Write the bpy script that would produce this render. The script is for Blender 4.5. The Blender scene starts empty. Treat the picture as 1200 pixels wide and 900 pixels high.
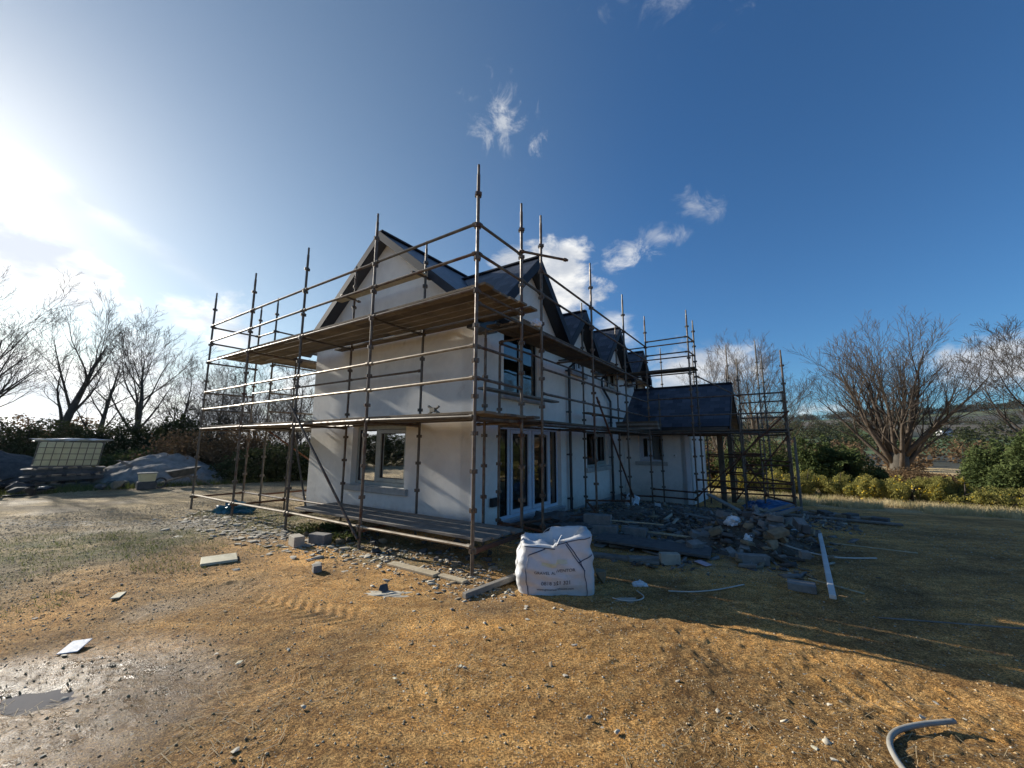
import bpy, bmesh, math, random
import numpy as np
from math import radians, sin, cos, tan, pi, sqrt
from mathutils import Vector, Matrix

# ------------------------------------------------------------------ camera, world, sun, exposure
S = bpy.context.scene
COL = S.collection
H = 1.65
cam = bpy.data.objects.new('camera', bpy.data.cameras.new('camera'))
COL.objects.link(cam)
cam.data.sensor_width = 36.0
cam.data.lens = 13.89
cam.data.clip_start = 0.05
cam.data.clip_end = 20000
cam.matrix_world = Matrix.Translation((0, 0, H)) @ Matrix.Rotation(radians(98.6), 4, 'X') @ Matrix.Rotation(radians(0.15), 4, 'Z')
S.camera = cam

SUN_AZ, SUN_EL = -60.6, 22.4          # degrees, azimuth from +Y towards +X
sun_dir = Vector((sin(radians(SUN_AZ)) * cos(radians(SUN_EL)), cos(radians(SUN_AZ)) * cos(radians(SUN_EL)), sin(radians(SUN_EL))))
sl = bpy.data.lights.new('sun', 'SUN')
sl.energy = 5.0
sl.angle = radians(0.5)
sl.color = (1.0, 0.93, 0.82)
sun = bpy.data.objects.new('sun', sl)
COL.objects.link(sun)
sun.rotation_euler = sun_dir.to_track_quat('Z', 'Y').to_euler()

world = bpy.data.worlds.new("World")
S.world = world
world.use_nodes = True
wn = world.node_tree
for n in list(wn.nodes):
    wn.nodes.remove(n)
w_out = wn.nodes.new('ShaderNodeOutputWorld')
bg = wn.nodes.new('ShaderNodeBackground')
bg.inputs['Strength'].default_value = 0.10
sky = wn.nodes.new('ShaderNodeTexSky')
sky.sky_type = 'NISHITA'
sky.sun_disc = False
sky.sun_elevation = radians(SUN_EL)
sky.sun_rotation = radians(SUN_AZ)
sky.altitude = 50
sky.air_density = 1.0
sky.dust_density = 0.38
sky.ozone_density = 2.2
wn.links.new(bg.outputs[0], w_out.inputs[0])


def dirv(az, el):
    a, e = radians(az), radians(el)
    return (sin(a) * cos(e), cos(a) * cos(e), sin(e))


def build_clouds():
    N, L = wn.nodes, wn.links
    tc = N.new('ShaderNodeTexCoord')
    def noise(scale, detail, rough, off=(0, 0, 0), sc=(1, 1, 1), dist=0.0):
        mp = N.new('ShaderNodeMapping'); mp.inputs['Location'].default_value = off; mp.inputs['Scale'].default_value = sc
        L.new(tc.outputs['Generated'], mp.inputs[0])
        t = N.new('ShaderNodeTexNoise'); t.inputs['Scale'].default_value = scale
        t.inputs['Detail'].default_value = detail; t.inputs['Roughness'].default_value = rough
        t.inputs['Distortion'].default_value = dist
        L.new(mp.outputs[0], t.inputs['Vector'])
        return t.outputs['Fac']
    def math_(op, a, b=None, c=None, clamp=False):
        m = N.new('ShaderNodeMath'); m.operation = op; m.use_clamp = clamp
        for i, v in enumerate((a, b, c)):
            if v is None: continue
            if isinstance(v, (int, float)): m.inputs[i].default_value = v
            else: L.new(v, m.inputs[i])
        return m.outputs[0]
    def ss(x, lo, hi):
        m = N.new('ShaderNodeMapRange'); m.interpolation_type = 'SMOOTHSTEP'
        m.inputs['From Min'].default_value = lo; m.inputs['From Max'].default_value = hi
        L.new(x, m.inputs['Value'])
        return m.outputs[0]
    fine = noise(9.0, 9, 0.62, (0.3, 1.7, 0.2), (1, 1, 1.6), 0.35)
    big = noise(3.2, 4, 0.5, (4.2, 0.4, 1.1), (1, 1, 1.5))
    wisp = noise(15.0, 8, 0.68, (1.3, 5.7, 3.2), (1, 1, 1), 0.7)
    sepn = N.new('ShaderNodeSeparateXYZ'); L.new(tc.outputs['Generated'], sepn.inputs[0])
    def blob(az, el, wa, we, rot=0.0, nz=fine, amp=1.5, lo=0.55, hi=1.0, gain=1.0):
        # elliptical patch round one direction of the sky, broken up by noise
        c = Vector(dirv(az, el)); e1 = Vector((cos(radians(az)), -sin(radians(az)), 0)); e2 = c.cross(e1) * -1
        if e2.z < 0: e2 = -e2
        r = radians(rot); u = e1 * cos(r) + e2 * sin(r); v = e2 * cos(r) - e1 * sin(r)
        def dot(vec, s):
            d = N.new('ShaderNodeVectorMath'); d.operation = 'DOT_PRODUCT'
            L.new(tc.outputs['Generated'], d.inputs[0]); d.inputs[1].default_value = tuple(vec)
            return math_('MULTIPLY', d.outputs['Value'], 1.0 / s)
        du = dot(u, sin(radians(wa))); dv = dot(v, sin(radians(we)))
        q = math_('ADD', math_('MULTIPLY', du, du), math_('MULTIPLY', dv, dv))
        q = math_('SUBTRACT', 1.0, math_('SQRT', q))
        front = N.new('ShaderNodeVectorMath'); front.operation = 'DOT_PRODUCT'
        L.new(tc.outputs['Generated'], front.inputs[0]); front.inputs[1].default_value = tuple(c)
        fr = math_('GREATER_THAN', front.outputs['Value'], 0.3)
        x = math_('ADD', q, math_('MULTIPLY', math_('SUBTRACT', nz, 0.5), amp * 2))
        return math_('MULTIPLY', math_('MULTIPLY', ss(x, lo, hi), fr), gain)
    parts = [
        blob(-1.7, 41.8, 4.8, 6.6, 28, wisp, 1.7, 0.30, 1.35, 0.9),
        blob(27.4, 29.9, 4.6, 2.2, -18, wisp, 1.5, 0.25, 1.5, 0.62),
        blob(17.5, 26.0, 4.2, 2.8, 25, wisp, 1.6, 0.25, 1.4, 0.7),
        blob(21.8, 27.4, 4.6, 2.0, -8, wisp, 1.5, 0.25, 1.5, 0.6),
        blob(5.6, 22.8, 8.4, 7.4, 0, fine, 0.9, 0.12, 0.5, 1.0),
        blob(14.5, 15.0, 4.2, 4.2, -30, fine, 0.9, 0.25, 0.9, 0.7),
        blob(-52.5, 16.6, 9.0, 4.2, -22, fine, 1.1, 0.15, 0.5, 1.0),
        blob(-37.5, 13.5, 8.0, 5.5, -25, fine, 1.3, 0.30, 1.0, 0.85),
        blob(-50.0, 23.0, 22.0, 2.4, -24, big, 0.5, 0.15, 1.2, 0.45),
        blob(25.5, 9.5, 9.0, 5.4, 0, fine, 0.9, 0.15, 0.8, 0.95),
        blob(52.0, 7.5, 9.0, 4.0, 0, fine, 0.9, 0.15, 0.7, 0.95),
        blob(26.0, 50.0, 14.0, 6.0, -12, wisp, 1.6, 0.55, 1.9, 0.42),
    ]
    # low bank of cloud along the horizon, higher on the left
    el = sepn.outputs['Z']
    az = math_('MULTIPLY', sepn.outputs['X'], -0.10)
    h = math_('ADD', math_('SUBTRACT', 0.135, el), az)
    hb = math_('ADD', math_('MULTIPLY', h, 6.0), math_('MULTIPLY', math_('SUBTRACT', fine, 0.5), 2.4))
    parts.append(math_('MULTIPLY', ss(hb, 0.0, 0.75), 0.92))
    m = parts[0]
    for p in parts[1:]:
        m = math_('MAXIMUM', m, p)
    shade = ss(noise(7.0, 6, 0.55, (2.0, 2.5, 0.7), (1, 1, 2.0)), 0.40, 0.62)
    ccol = N.new('ShaderNodeMix'); ccol.data_type = 'RGBA'
    L.new(shade, ccol.inputs['Factor'])
    ccol.inputs['A'].default_value = (3.9, 4.2, 4.7, 1)
    ccol.inputs['B'].default_value = (6.9, 6.9, 6.8, 1)
    # clouds near the sun are brighter: they are lit through
    sd = N.new('ShaderNodeVectorMath'); sd.operation = 'DOT_PRODUCT'
    L.new(tc.outputs['Generated'], sd.inputs[0]); sd.inputs[1].default_value = tuple(sun_dir)
    glow = ss(sd.outputs['Value'], 0.78, 1.0)
    gm = math_('MULTIPLY_ADD', glow, .35, 1.0)
    cc = N.new('ShaderNodeVectorMath'); cc.operation = 'SCALE'
    L.new(ccol.outputs['Result'], cc.inputs[0]); L.new(gm, cc.inputs['Scale'])
    # deepen the blue away from the sun a little
    tn = N.new('ShaderNodeMix'); tn.data_type = 'RGBA'
    L.new(ss(sd.outputs['Value'], 0.25, 0.93), tn.inputs['Factor'])
    tn.inputs['A'].default_value = (.35, .645, .90, 1); tn.inputs['B'].default_value = (.84, .85, .79, 1)
    hs = N.new('ShaderNodeMix'); hs.data_type = 'RGBA'; hs.blend_type = 'MULTIPLY'; hs.inputs['Factor'].default_value = 1
    L.new(sky.outputs[0], hs.inputs['A']); L.new(tn.outputs['Result'], hs.inputs['B'])
    mx = N.new('ShaderNodeMix'); mx.data_type = 'RGBA'
    L.new(m, mx.inputs['Factor']); L.new(hs.outputs['Result'], mx.inputs['A']); L.new(cc.outputs[0], mx.inputs['B'])
    L.new(mx.outputs['Result'], bg.inputs['Color'])


build_clouds()
S.view_settings.view_transform = 'Standard'
S.view_settings.look = 'None'
S.view_settings.gamma = 1
S.view_settings.use_curve_mapping = False
S.view_settings.exposure = 0.55
S.cycles.max_bounces = 8
S.cycles.transparent_max_bounces = 24

# ------------------------------------------------------------------ helpers
A = Vector((-.8320, .5548, 0)); B = Vector((.5548, .8320, 0)); Z = Vector((0, 0, 1))
O = Vector((-.4993, 5.2877, 0))


def W(a, b, z=0.0):
    return O + A * a + B * b + Z * z


def toab(x, y):
    q = Vector((x, y, 0)) - O
    return q.dot(A), q.dot(B)


def hashn(ix, iy, seed):
    n = (ix.astype(np.int64) * 374761393 + iy.astype(np.int64) * 668265263 + seed * 1442695041) & 0xffffffff
    n = ((n ^ (n >> 13)) * 1274126177) & 0xffffffff
    return ((n ^ (n >> 16)) & 0xffff) / 65535.0


def vnoise(x, y, seed=0):
    x = np.asarray(x, float); y = np.asarray(y, float)
    ix = np.floor(x); iy = np.floor(y); fx = x - ix; fy = y - iy
    fx = fx * fx * (3 - 2 * fx); fy = fy * fy * (3 - 2 * fy)
    a = hashn(ix, iy, seed); b = hashn(ix + 1, iy, seed); c = hashn(ix, iy + 1, seed); d = hashn(ix + 1, iy + 1, seed)
    return (a + (b - a) * fx) * (1 - fy) + (c + (d - c) * fx) * fy - 0.5


def sstep(x, lo, hi):
    t = np.clip((np.asarray(x, float) - lo) / (hi - lo), 0, 1)
    return t * t * (3 - 2 * t)


def terrain(x, y, micro=False):
    """height of the land: near yard, dip and far hillside"""
    x = np.asarray(x, float); y = np.asarray(y, float)
    qx, qy = x - O.x, y - O.y
    a = qx * A.x + qy * A.y; b = qx * B.x + qy * B.y
    r = np.hypot(x, y)
    az = np.degrees(np.arctan2(x, y))
    z = -0.05 * np.clip(b - 5.0, 0, 11) * (1 - sstep(a, 6, 12))
    z = z + 0.07 * vnoise(x / 3.1, y / 3.1, 3) * sstep(r, 5, 12) + 0.03 * vnoise(x / 1.1, y / 1.1, 5)
    far = np.interp(r, [0, 30, 60, 150, 400, 700, 1200, 1500, 3000, 9000], [0, 0, -.6, -.1, 8.0, 25, 66, 72, 40, -60])
    far = far + sstep(r, 120, 500) * 14 * vnoise(x / 330, y / 330, 8) + sstep(r, 60, 200) * 3 * vnoise(x / 90, y / 90, 9)
    wgt = sstep(az, 2, 22) * (1 - sstep(az, 120, 150))
    z = z + far * wgt + (1 - wgt) * np.interp(r, [0, 60, 300, 9000], [0, 0, 1.0, -60])
    if micro:
        near = 1 - sstep(r, 12, 40)
        t = vnoise(x / .42, y / .42, 21) * .022 + vnoise(x / .17, y / .17, 22) * .014 + vnoise(x / .075, y / .075, 23) * .011 + vnoise(x / .034, y / .034, 24) * .008
        clod = np.clip(vnoise(x / .11, y / .11, 31) - .18, 0, 1) * .045 + np.clip(vnoise(x / .05, y / .05, 32) - .2, 0, 1) * .05
        rough = .45 + .9 * sstep(vnoise(x / 1.3, y / 1.3, 40), -.15, .35)
        rough = rough + .2 * sstep(np.exp(-((x + 3.2) ** 2 + (y - 2.7) ** 2) / 2.2), .1, 1)
        z = z + near * (t * .8 + clod * .75) * rough
        # tyre tracks: grooves with tread bars, running across in front of the scaffold
        for (x0, y0, x1, y1, w, ba) in ((-4.2, 3.2, 3.4, 2.6, .24, .002), (-3.4, 4.75, 1.6, 3.15, .20, .0075), (-4.4, 3.9, 1.0, 2.35, .20, .006), (1.0, 3.7, 4.6, 1.5, .2, .005), (-9, 9, -2.4, 3.9, .3, .004), (-7.5, 6.5, -1.0, 2.1, .25, .004)):
            dx, dy = x1 - x0, y1 - y0; Ln = math.hypot(dx, dy); dx /= Ln; dy /= Ln
            t_ = (x - x0) * dx + (y - y0) * dy; s = (x - x0) * -dy + (y - y0) * dx + .25 * vnoise(t_ / 1.7, t_ * 0, 55)
            m = np.exp(-(s / w) ** 4) * sstep(t_, 0, 1) * (1 - sstep(t_, Ln - 1, Ln))
            bars = np.sin((t_ + np.abs(s) * .8) * 2 * pi / .13)
            z = z + m * (-.012 + ba * bars * sstep(vnoise(x / .6, y / .6, 60), -.25, .2))
        # puddle hollow
        z = z - .05 * np.exp(-(((x + 3.12) / .34) ** 2 + ((y - 2.86) / .22) ** 2))
        # footing trench rubble relief under the gable scaffold
        z = z + .05 * np.exp(-((b - .5) / .5) ** 2) * sstep(a, -.2, .6) * (1 - sstep(a, 4, 6)) * vnoise(x / .2, y / .2, 77)
    return z


def gz(x, y, micro=False):
    return float(terrain(np.array([x]), np.array([y]), micro)[0])


def GW(a, b, dz=0.0):
    p = W(a, b); p.z = gz(p.x, p.y) + dz
    return p


class MB:
    def __init__(s):
        s.v = []; s.f = []; s.m = []; s.uv = None
    def add(s, vs, fs, mi=0):
        k = len(s.v); s.v.extend([tuple(v) for v in vs])
        for f in fs:
            s.f.append(tuple(i + k for i in f)); s.m.append(mi)
    def hexa(s, c, mi=0):     # eight corners: bottom loop of four, top loop of four
        s.add(c, [(0, 3, 2, 1), (4, 5, 6, 7), (0, 1, 5, 4), (1, 2, 6, 5), (2, 3, 7, 6), (3, 0, 4, 7)], mi)
    def box(s, a0, a1, b0, b1, z0, z1, mi=0):
        s.hexa([W(a0, b0, z0), W(a1, b0, z0), W(a1, b1, z0), W(a0, b1, z0), W(a0, b0, z1), W(a1, b0, z1), W(a1, b1, z1), W(a0, b1, z1)], mi)
    def obox(s, c, u, v, w, mi=0):   # centre and three half vectors
        c, u, v, w = map(Vector, (c, u, v, w))
        s.hexa([c - u - v - w, c + u - v - w, c + u + v - w, c - u + v - w, c - u - v + w, c + u - v + w, c + u + v + w, c - u + v + w], mi)
    def bar(s, p, q, wd, ht, up=(0, 0, 1), mi=0):   # rectangular bar between two points
        p, q = Vector(p), Vector(q); d = (q - p).normalized(); up = Vector(up)
        side = d.cross(up)
        if side.length < 1e-4: side = d.cross(Vector((1, 0, 0)))
        side.normalize(); up2 = side.cross(d)
        s.obox((p + q) / 2, (q - p) / 2, side * wd / 2, up2 * ht / 2, mi)
    def tube(s, p, q, r, r2=None, n=8, cap=True, mi=0):
        p, q = Vector(p), Vector(q); d = q - p
        if r2 is None: r2 = r
        x = d.orthogonal().normalized(); y = d.normalized().cross(x)
        k = len(s.v)
        for c, rr in ((p, r), (q, r2)):
            for i in range(n):
                t = 2 * pi * i / n
                s.v.append(tuple(c + x * (rr * cos(t)) + y * (rr * sin(t))))
        for i in range(n):
            j = (i + 1) % n
            s.f.append((k + i, k + j, k + n + j, k + n + i)); s.m.append(mi)
        if cap:
            s.f.append(tuple(k + i for i in range(n))[::-1]); s.m.append(mi)
            s.f.append(tuple(k + n + i for i in range(n))); s.m.append(mi)
    def path(s, pts, rad, n=8, mi=0):
        pts = [Vector(p) for p in pts]
        if not isinstance(rad, (list, tuple)): rad = [rad] * len(pts)
        k = len(s.v); ref = None
        for i, p in enumerate(pts):
            d = (pts[min(i + 1, len(pts) - 1)] - pts[max(i - 1, 0)])
            if d.length < 1e-9: d = Vector((0, 0, 1))
            d.normalize()
            if ref is None: ref = d.orthogonal().normalized()
            ref = (ref - d * ref.dot(d))
            if ref.length < 1e-5: ref = d.orthogonal()
            ref.normalize(); y = d.cross(ref)
            for j in range(n):
                t = 2 * pi * j / n
                s.v.append(tuple(p + ref * (rad[i] * cos(t)) + y * (rad[i] * sin(t))))
        for i in range(len(pts) - 1):
            for j in range(n):
                jj = (j + 1) % n
                s.f.append((k + i * n + j, k + i * n + jj, k + (i + 1) * n + jj, k + (i + 1) * n + j)); s.m.append(mi)
        s.f.append(tuple(k + j for j in range(n))[::-1]); s.m.append(mi)
        e = k + (len(pts) - 1) * n
        s.f.append(tuple(e + j for j in range(n))); s.m.append(mi)
    def build(s, name, mat, parent=None, smooth=False, bevel=0.0, fix=True, sub=0):
        me = bpy.data.meshes.new(name)
        off = Vector((0, 0, 0))
        if parent is not None:
            off = WLOC[parent.name]
        me.from_pydata([(v[0] - off.x, v[1] - off.y, v[2] - off.z) for v in s.v], [], s.f)
        mats = mat if isinstance(mat, (list, tuple)) else [mat]
        for m in mats: me.materials.append(m)
        if len(mats) > 1: me.polygons.foreach_set('material_index', s.m)
        if fix or bevel:
            bm = bmesh.new(); bm.from_mesh(me)
            bmesh.ops.recalc_face_normals(bm, faces=bm.faces)
            if bevel:
                bmesh.ops.bevel(bm, geom=list(bm.edges), offset=bevel, segments=1, affect='EDGES', clamp_overlap=True)
            bm.to_mesh(me); bm.free()
        if smooth: me.polygons.foreach_set('use_smooth', [True] * len(me.polygons))
        o = bpy.data.objects.new(name, me); COL.objects.link(o)
        if parent is not None: o.parent = parent
        WLOC[o.name] = off
        return o


WLOC = {}


def tag(o, label=None, cat=None, group=None, kind=None):
    if label: o['label'] = label
    if cat: o['category'] = cat
    if group: o['group'] = group
    if kind: o['kind'] = kind
    return o


def thing(name, label, cat, loc, group=None):
    o = bpy.data.objects.new(name, None); COL.objects.link(o)
    o.empty_display_size = .2
    o.location = loc; WLOC[o.name] = Vector(loc)
    return tag(o, label, cat, group)


def fast_mesh(name, V, F, mats, parent=None, smooth=False, mi=None):
    """V (n,3) array, F (m,k) array all of the same k"""
    me = bpy.data.meshes.new(name)
    V = np.asarray(V, np.float32); F = np.asarray(F, np.int32)
    if parent is not None:
        off = WLOC[parent.name]; V = V - np.array([off.x, off.y, off.z], np.float32)
    k = F.shape[1]
    me.vertices.add(len(V)); me.vertices.foreach_set('co', V.ravel())
    me.loops.add(F.size); me.loops.foreach_set('vertex_index', F.ravel())
    me.polygons.add(len(F)); me.polygons.foreach_set('loop_start', np.arange(0, F.size, k, dtype=np.int32))
    me.polygons.foreach_set('loop_total', np.full(len(F), k, np.int32))
    for m in (mats if isinstance(mats, (list, tuple)) else [mats]): me.materials.append(m)
    if mi is not None: me.polygons.foreach_set('material_index', np.asarray(mi, np.int32))
    if smooth: me.polygons.foreach_set('use_smooth', np.ones(len(F), bool))
    me.update(calc_edges=True)
    o = bpy.data.objects.new(name, me); COL.objects.link(o)
    if parent is not None: o.parent = parent
    WLOC[o.name] = WLOC[parent.name] if parent is not None else Vector((0, 0, 0))
    return o


# ------------------------------------------------------------------ materials
def mat(name, col, rough=.8, col2=None, scale=5., detail=6, bump=0., bscale=None, metal=0., spec=.5, lo=.35, hi=.65, col3=None, scale3=40., f3=(.6, .7), coords='Object', stretch=(1, 1, 1), rough2=None, nrough=.6, trans=0.0):
    m = bpy.data.materials.new(name); m.use_nodes = True
    nt = m.node_tree; N, L = nt.nodes, nt.links
    p = N['Principled BSDF']
    p.inputs['Base Color'].default_value = (*col, 1); p.inputs['Roughness'].default_value = rough
    p.inputs['Metallic'].default_value = metal
    p.inputs['Specular IOR Level'].default_value = spec
    tc = N.new('ShaderNodeTexCoord'); mp = N.new('ShaderNodeMapping'); mp.inputs['Scale'].default_value = stretch
    L.new(tc.outputs[coords], mp.inputs[0])
    def nz(sc, d=detail):
        t = N.new('ShaderNodeTexNoise'); t.inputs['Scale'].default_value = sc; t.inputs['Detail'].default_value = d
        t.inputs['Roughness'].default_value = nrough
        L.new(mp.outputs[0], t.inputs['Vector']); return t.outputs['Fac']
    def rmp(x, lo_, hi_, a=0, b=1):
        r = N.new('ShaderNodeMapRange'); r.inputs['From Min'].default_value = lo_; r.inputs['From Max'].default_value = hi_
        r.inputs['To Min'].default_value = a; r.inputs['To Max'].default_value = b; L.new(x, r.inputs['Value']); return r.outputs[0]
    last = None
    if col2:
        n1 = nz(scale); mx = N.new('ShaderNodeMix'); mx.data_type = 'RGBA'
        L.new(rmp(n1, lo, hi), mx.inputs['Factor']); mx.inputs['A'].default_value = (*col, 1); mx.inputs['B'].default_value = (*col2, 1)
        last = mx.outputs['Result']
        if rough2 is not None: L.new(rmp(n1, lo, hi, rough, rough2), p.inputs['Roughness'])
    if col3:
        n3 = nz(scale3); mx = N.new('ShaderNodeMix'); mx.data_type = 'RGBA'
        L.new(rmp(n3, *f3), mx.inputs['Factor'])
        if last: L.new(last, mx.inputs['A'])
        else: mx.inputs['A'].default_value = (*col, 1)
        mx.inputs['B'].default_value = (*col3, 1); last = mx.outputs['Result']
    if last: L.new(last, p.inputs['Base Color'])
    if bump:
        bp = N.new('ShaderNodeBump'); bp.inputs['Strength'].default_value = 1.0; bp.inputs['Distance'].default_value = bump
        L.new(nz(bscale or scale * 4, 8), bp.inputs['Height']); L.new(bp.outputs[0], p.inputs['Normal'])
    if trans:
        tr = N.new('ShaderNodeBsdfTranslucent'); ms = N.new('ShaderNodeMixShader'); ms.inputs[0].default_value = trans
        if last: L.new(last, tr.inputs['Color'])
        else: tr.inputs['Color'].default_value = (*col, 1)
        L.new(p.outputs[0], ms.inputs[1]); L.new(tr.outputs[0], ms.inputs[2])
        L.new(ms.outputs[0], N['Material Output'].inputs['Surface'])
    return m


M = {}
M['render'] = mat('wall_render', (.76, .745, .70), .9, (.72, .705, .66), 1.3, 8, .004, 60, col3=(.50, .49, .46), scale3=2.6, f3=(.62, .80), coords='Generated' if False else 'Object')
def splash(m, c=(.26, .21, .15), top=.42):
    nt = m.node_tree; N, L = nt.nodes, nt.links; p = N['Principled BSDF']; src = p.inputs['Base Color'].links[0].from_socket
    g = N.new('ShaderNodeNewGeometry'); sp = N.new('ShaderNodeSeparateXYZ'); L.new(g.outputs['Position'], sp.inputs[0])
    t = N.new('ShaderNodeTexNoise'); t.inputs['Scale'].default_value = 5; t.inputs['Detail'].default_value = 9; t.inputs['Roughness'].default_value = .7; L.new(g.outputs['Position'], t.inputs['Vector'])
    a = N.new('ShaderNodeMath'); a.operation = 'MULTIPLY_ADD'; L.new(t.outputs['Fac'], a.inputs[0]); a.inputs[1].default_value = 1.1; a.inputs[2].default_value = -.55
    b = N.new('ShaderNodeMath'); b.operation = 'SUBTRACT'; L.new(sp.outputs['Z'], b.inputs[0]); L.new(a.outputs[0], b.inputs[1])
    r = N.new('ShaderNodeMapRange'); r.inputs[1].default_value = top; r.inputs[2].default_value = -.05; r.inputs[3].default_value = 0; r.inputs[4].default_value = .40; L.new(b.outputs[0], r.inputs[0])
    mx = N.new('ShaderNodeMix'); mx.data_type = 'RGBA'; L.new(r.outputs[0], mx.inputs['Factor']); L.new(src, mx.inputs['A']); mx.inputs['B'].default_value = (*c, 1)
    # trowel sweeps
    w = N.new('ShaderNodeTexNoise'); w.inputs['Scale'].default_value = 2.4; w.inputs['Detail'].default_value = 5; w.inputs['Distortion'].default_value = 2.2; L.new(g.outputs['Position'], w.inputs['Vector'])
    r2 = N.new('ShaderNodeMapRange'); r2.inputs[1].default_value = .35; r2.inputs[2].default_value = .65; r2.inputs[3].default_value = .955; r2.inputs[4].default_value = 1.03; L.new(w.outputs['Fac'], r2.inputs[0])
    sc = N.new('ShaderNodeVectorMath'); sc.operation = 'SCALE'; L.new(mx.outputs['Result'], sc.inputs[0]); L.new(r2.outputs[0], sc.inputs['Scale'])
    L.new(sc.outputs[0], p.inputs['Base Color'])


splash(M['render'])
M['render_white'] = mat('white_corner_render', (.78, .79, .80), .85, (.70, .71, .72), 2, 6, .003, 60)
M['plinth'] = mat('plinth_concrete', (.36, .36, .36), .9, (.26, .26, .27), 3, 8, .01, 30)
M['sill'] = mat('sill_concrete', (.44, .44, .42), .85, (.33, .33, .31), 6, 8, .004, 50)
M['fascia'] = mat('fascia_upvc', (.022, .028, .040), .6, (.030, .036, .048), 3, 3, spec=.2)
M['gutter'] = mat('gutter_black', (.018, .019, .021), .35, (.03, .03, .032), 8, 4)
M['frame'] = mat('window_frame_sage', (.36, .39, .37), .45, (.30, .33, .31), 12, 4)
M['door_frame'] = mat('door_frame_filmed', (.55, .60, .66), .4, (.45, .52, .62), 9, 6, .001, 40)
M['seal'] = mat('black_gasket', (.012, .012, .013), .6, (.02, .02, .02), 10, 3)
M['inner'] = mat('interior_plaster', (.36, .34, .30), .9, (.30, .28, .25), 2, 5)
M['floor_in'] = mat('interior_concrete', (.22, .21, .2), .9, (.17, .165, .16), 3, 6)
M['steel'] = mat('scaffold_steel', (.085, .058, .040), .6, (.16, .135, .105), 9, 8, .0012, 90, metal=.25, col3=(.09, .036, .018), scale3=5, f3=(.52, .66), rough2=.42)
M['steel_mid'] = mat('weathered_galvanised', (.14, .125, .105), .5, (.08, .068, .055), 6, 9, .0012, 90, metal=.4, col3=(.55, .53, .48), scale3=22, f3=(.68, .74))
M['steel_bright'] = mat('galvanised_tube', (.36, .31, .24), .45, (.20, .165, .12), 8, 8, .0008, 90, metal=.5, rough2=.6)
M['steel_rust'] = mat('rusty_steel', (.16, .065, .03), .8, (.09, .045, .03), 10, 8, .002, 80, metal=.2)
M['board'] = mat('scaffold_board', (.20, .155, .10), .85, (.12, .095, .065), 3.0, 10, .004, 30, stretch=(1, 1, 6), col3=(.30, .25, .17), scale3=9, f3=(.58, .75))
M['board_dark'] = mat('scaffold_board_dark', (.13, .10, .065), .85, (.07, .055, .04), 3.0, 10, .004, 30, col3=(.20, .16, .11), scale3=9, f3=(.6, .78))
M['board_alu'] = mat('aluminium_batten', (.45, .47, .50), .5, (.33, .35, .38), 6, 6, .001, 40, metal=.4)
M['metal_pale'] = mat('pale_metal', (.62, .62, .60), .6, (.50, .50, .48), 6, 6, .001, 40)
M['wood_pale'] = mat('pale_timber', (.50, .42, .28), .8, (.38, .31, .2), 7, 8, .002, 50, col3=(.6, .54, .4), scale3=16, f3=(.55, .7))
M['wood_grey'] = mat('weathered_timber', (.24, .22, .19), .85, (.15, .135, .115), 6, 8, .003, 50)
M['wood_orange'] = mat('new_orange_timber', (.40, .20, .09), .75, (.3, .15, .07), 6, 8, .002, 50)
M['concrete'] = mat('concrete_block', (.25, .24, .22), .92, (.17, .16, .15), 9, 9, .006, 60, col3=(.36, .36, .35), scale3=30, f3=(.6, .75))
M['concrete_pale'] = mat('pale_concrete', (.44, .40, .32), .92, (.33, .30, .25), 9, 9, .005, 60)
M['shard'] = mat('mortar_flake', (.58, .53, .42), .9, (.40, .36, .28), 9, 9, .004, 60)
M['insul'] = mat('pale_insulation_board', (.62, .58, .42), .8, (.52, .48, .34), 8, 6, .002, 50, col3=(.7, .67, .55), scale3=20, f3=(.55, .7))
M['slate_broken'] = mat('broken_slate', (.075, .072, .070), .85, (.12, .115, .108), 12, 6, .003, 40)
M['stone'] = mat('field_stone', (.30, .23, .14), .9, (.19, .15, .10), 12, 9, .006, 40)
M['bag'] = mat('woven_bag', (.62, .64, .66), .55, (.55, .56, .56), 5, 8, .004, 26, col3=(.52, .50, .42), scale3=4, f3=(.58, .75))
M['bag_yellow'] = mat('faded_yellow_print', (.56, .57, .36), .6, (.60, .61, .50), 14, 6)
M['ink'] = mat('grey_print_ink', (.07, .07, .08), .6, (.14, .14, .15), 30, 5)
M['webbing'] = mat('navy_webbing', (.03, .045, .09), .7, (.05, .065, .11), 20, 4)
M['plastic_white'] = mat('white_plastic_film', (.70, .73, .75), .35, (.6, .63, .66), 9, 6, .006, 15)
M['tarp'] = mat('blue_tarpaulin', (.03, .13, .30), .42, (.02, .09, .22), 4, 6, .01, 10)
M['teal'] = mat('teal_plastic_sheet', (.03, .20, .26), .35, (.02, .12, .17), 5, 6, .012, 12)
M['ibc'] = mat('milky_tank_plastic', (.78, .77, .60), .4, (.66, .65, .48), 3, 5, .004, 10, trans=.6)
M['cage'] = mat('cage_tube', (.16, .14, .10), .5, (.26, .23, .18), 20, 5, metal=.4)
M['dark_junk'] = mat('dark_rubbish', (.05, .052, .05), .8, (.10, .10, .095), 6, 8, .01, 20)
M['black_plastic'] = mat('black_plastic', (.02, .02, .022), .3, (.035, .035, .036), 8, 5, .01, 12)
M['white_plastic'] = mat('white_plastic', (.7, .7, .68), .4, (.6, .6, .58), 10, 4)
M['hose'] = mat('grey_duct_plastic', (.34, .33, .29), .5, (.24, .23, .2), 10, 5, .001, 60)
M['pvc_pale'] = mat('pale_plastic_strip', (.55, .52, .46), .5, (.45, .42, .36), 10, 5)
M['pink'] = mat('pinkish_card', (.55, .42, .46), .7, (.45, .36, .4), 12, 5)
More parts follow.
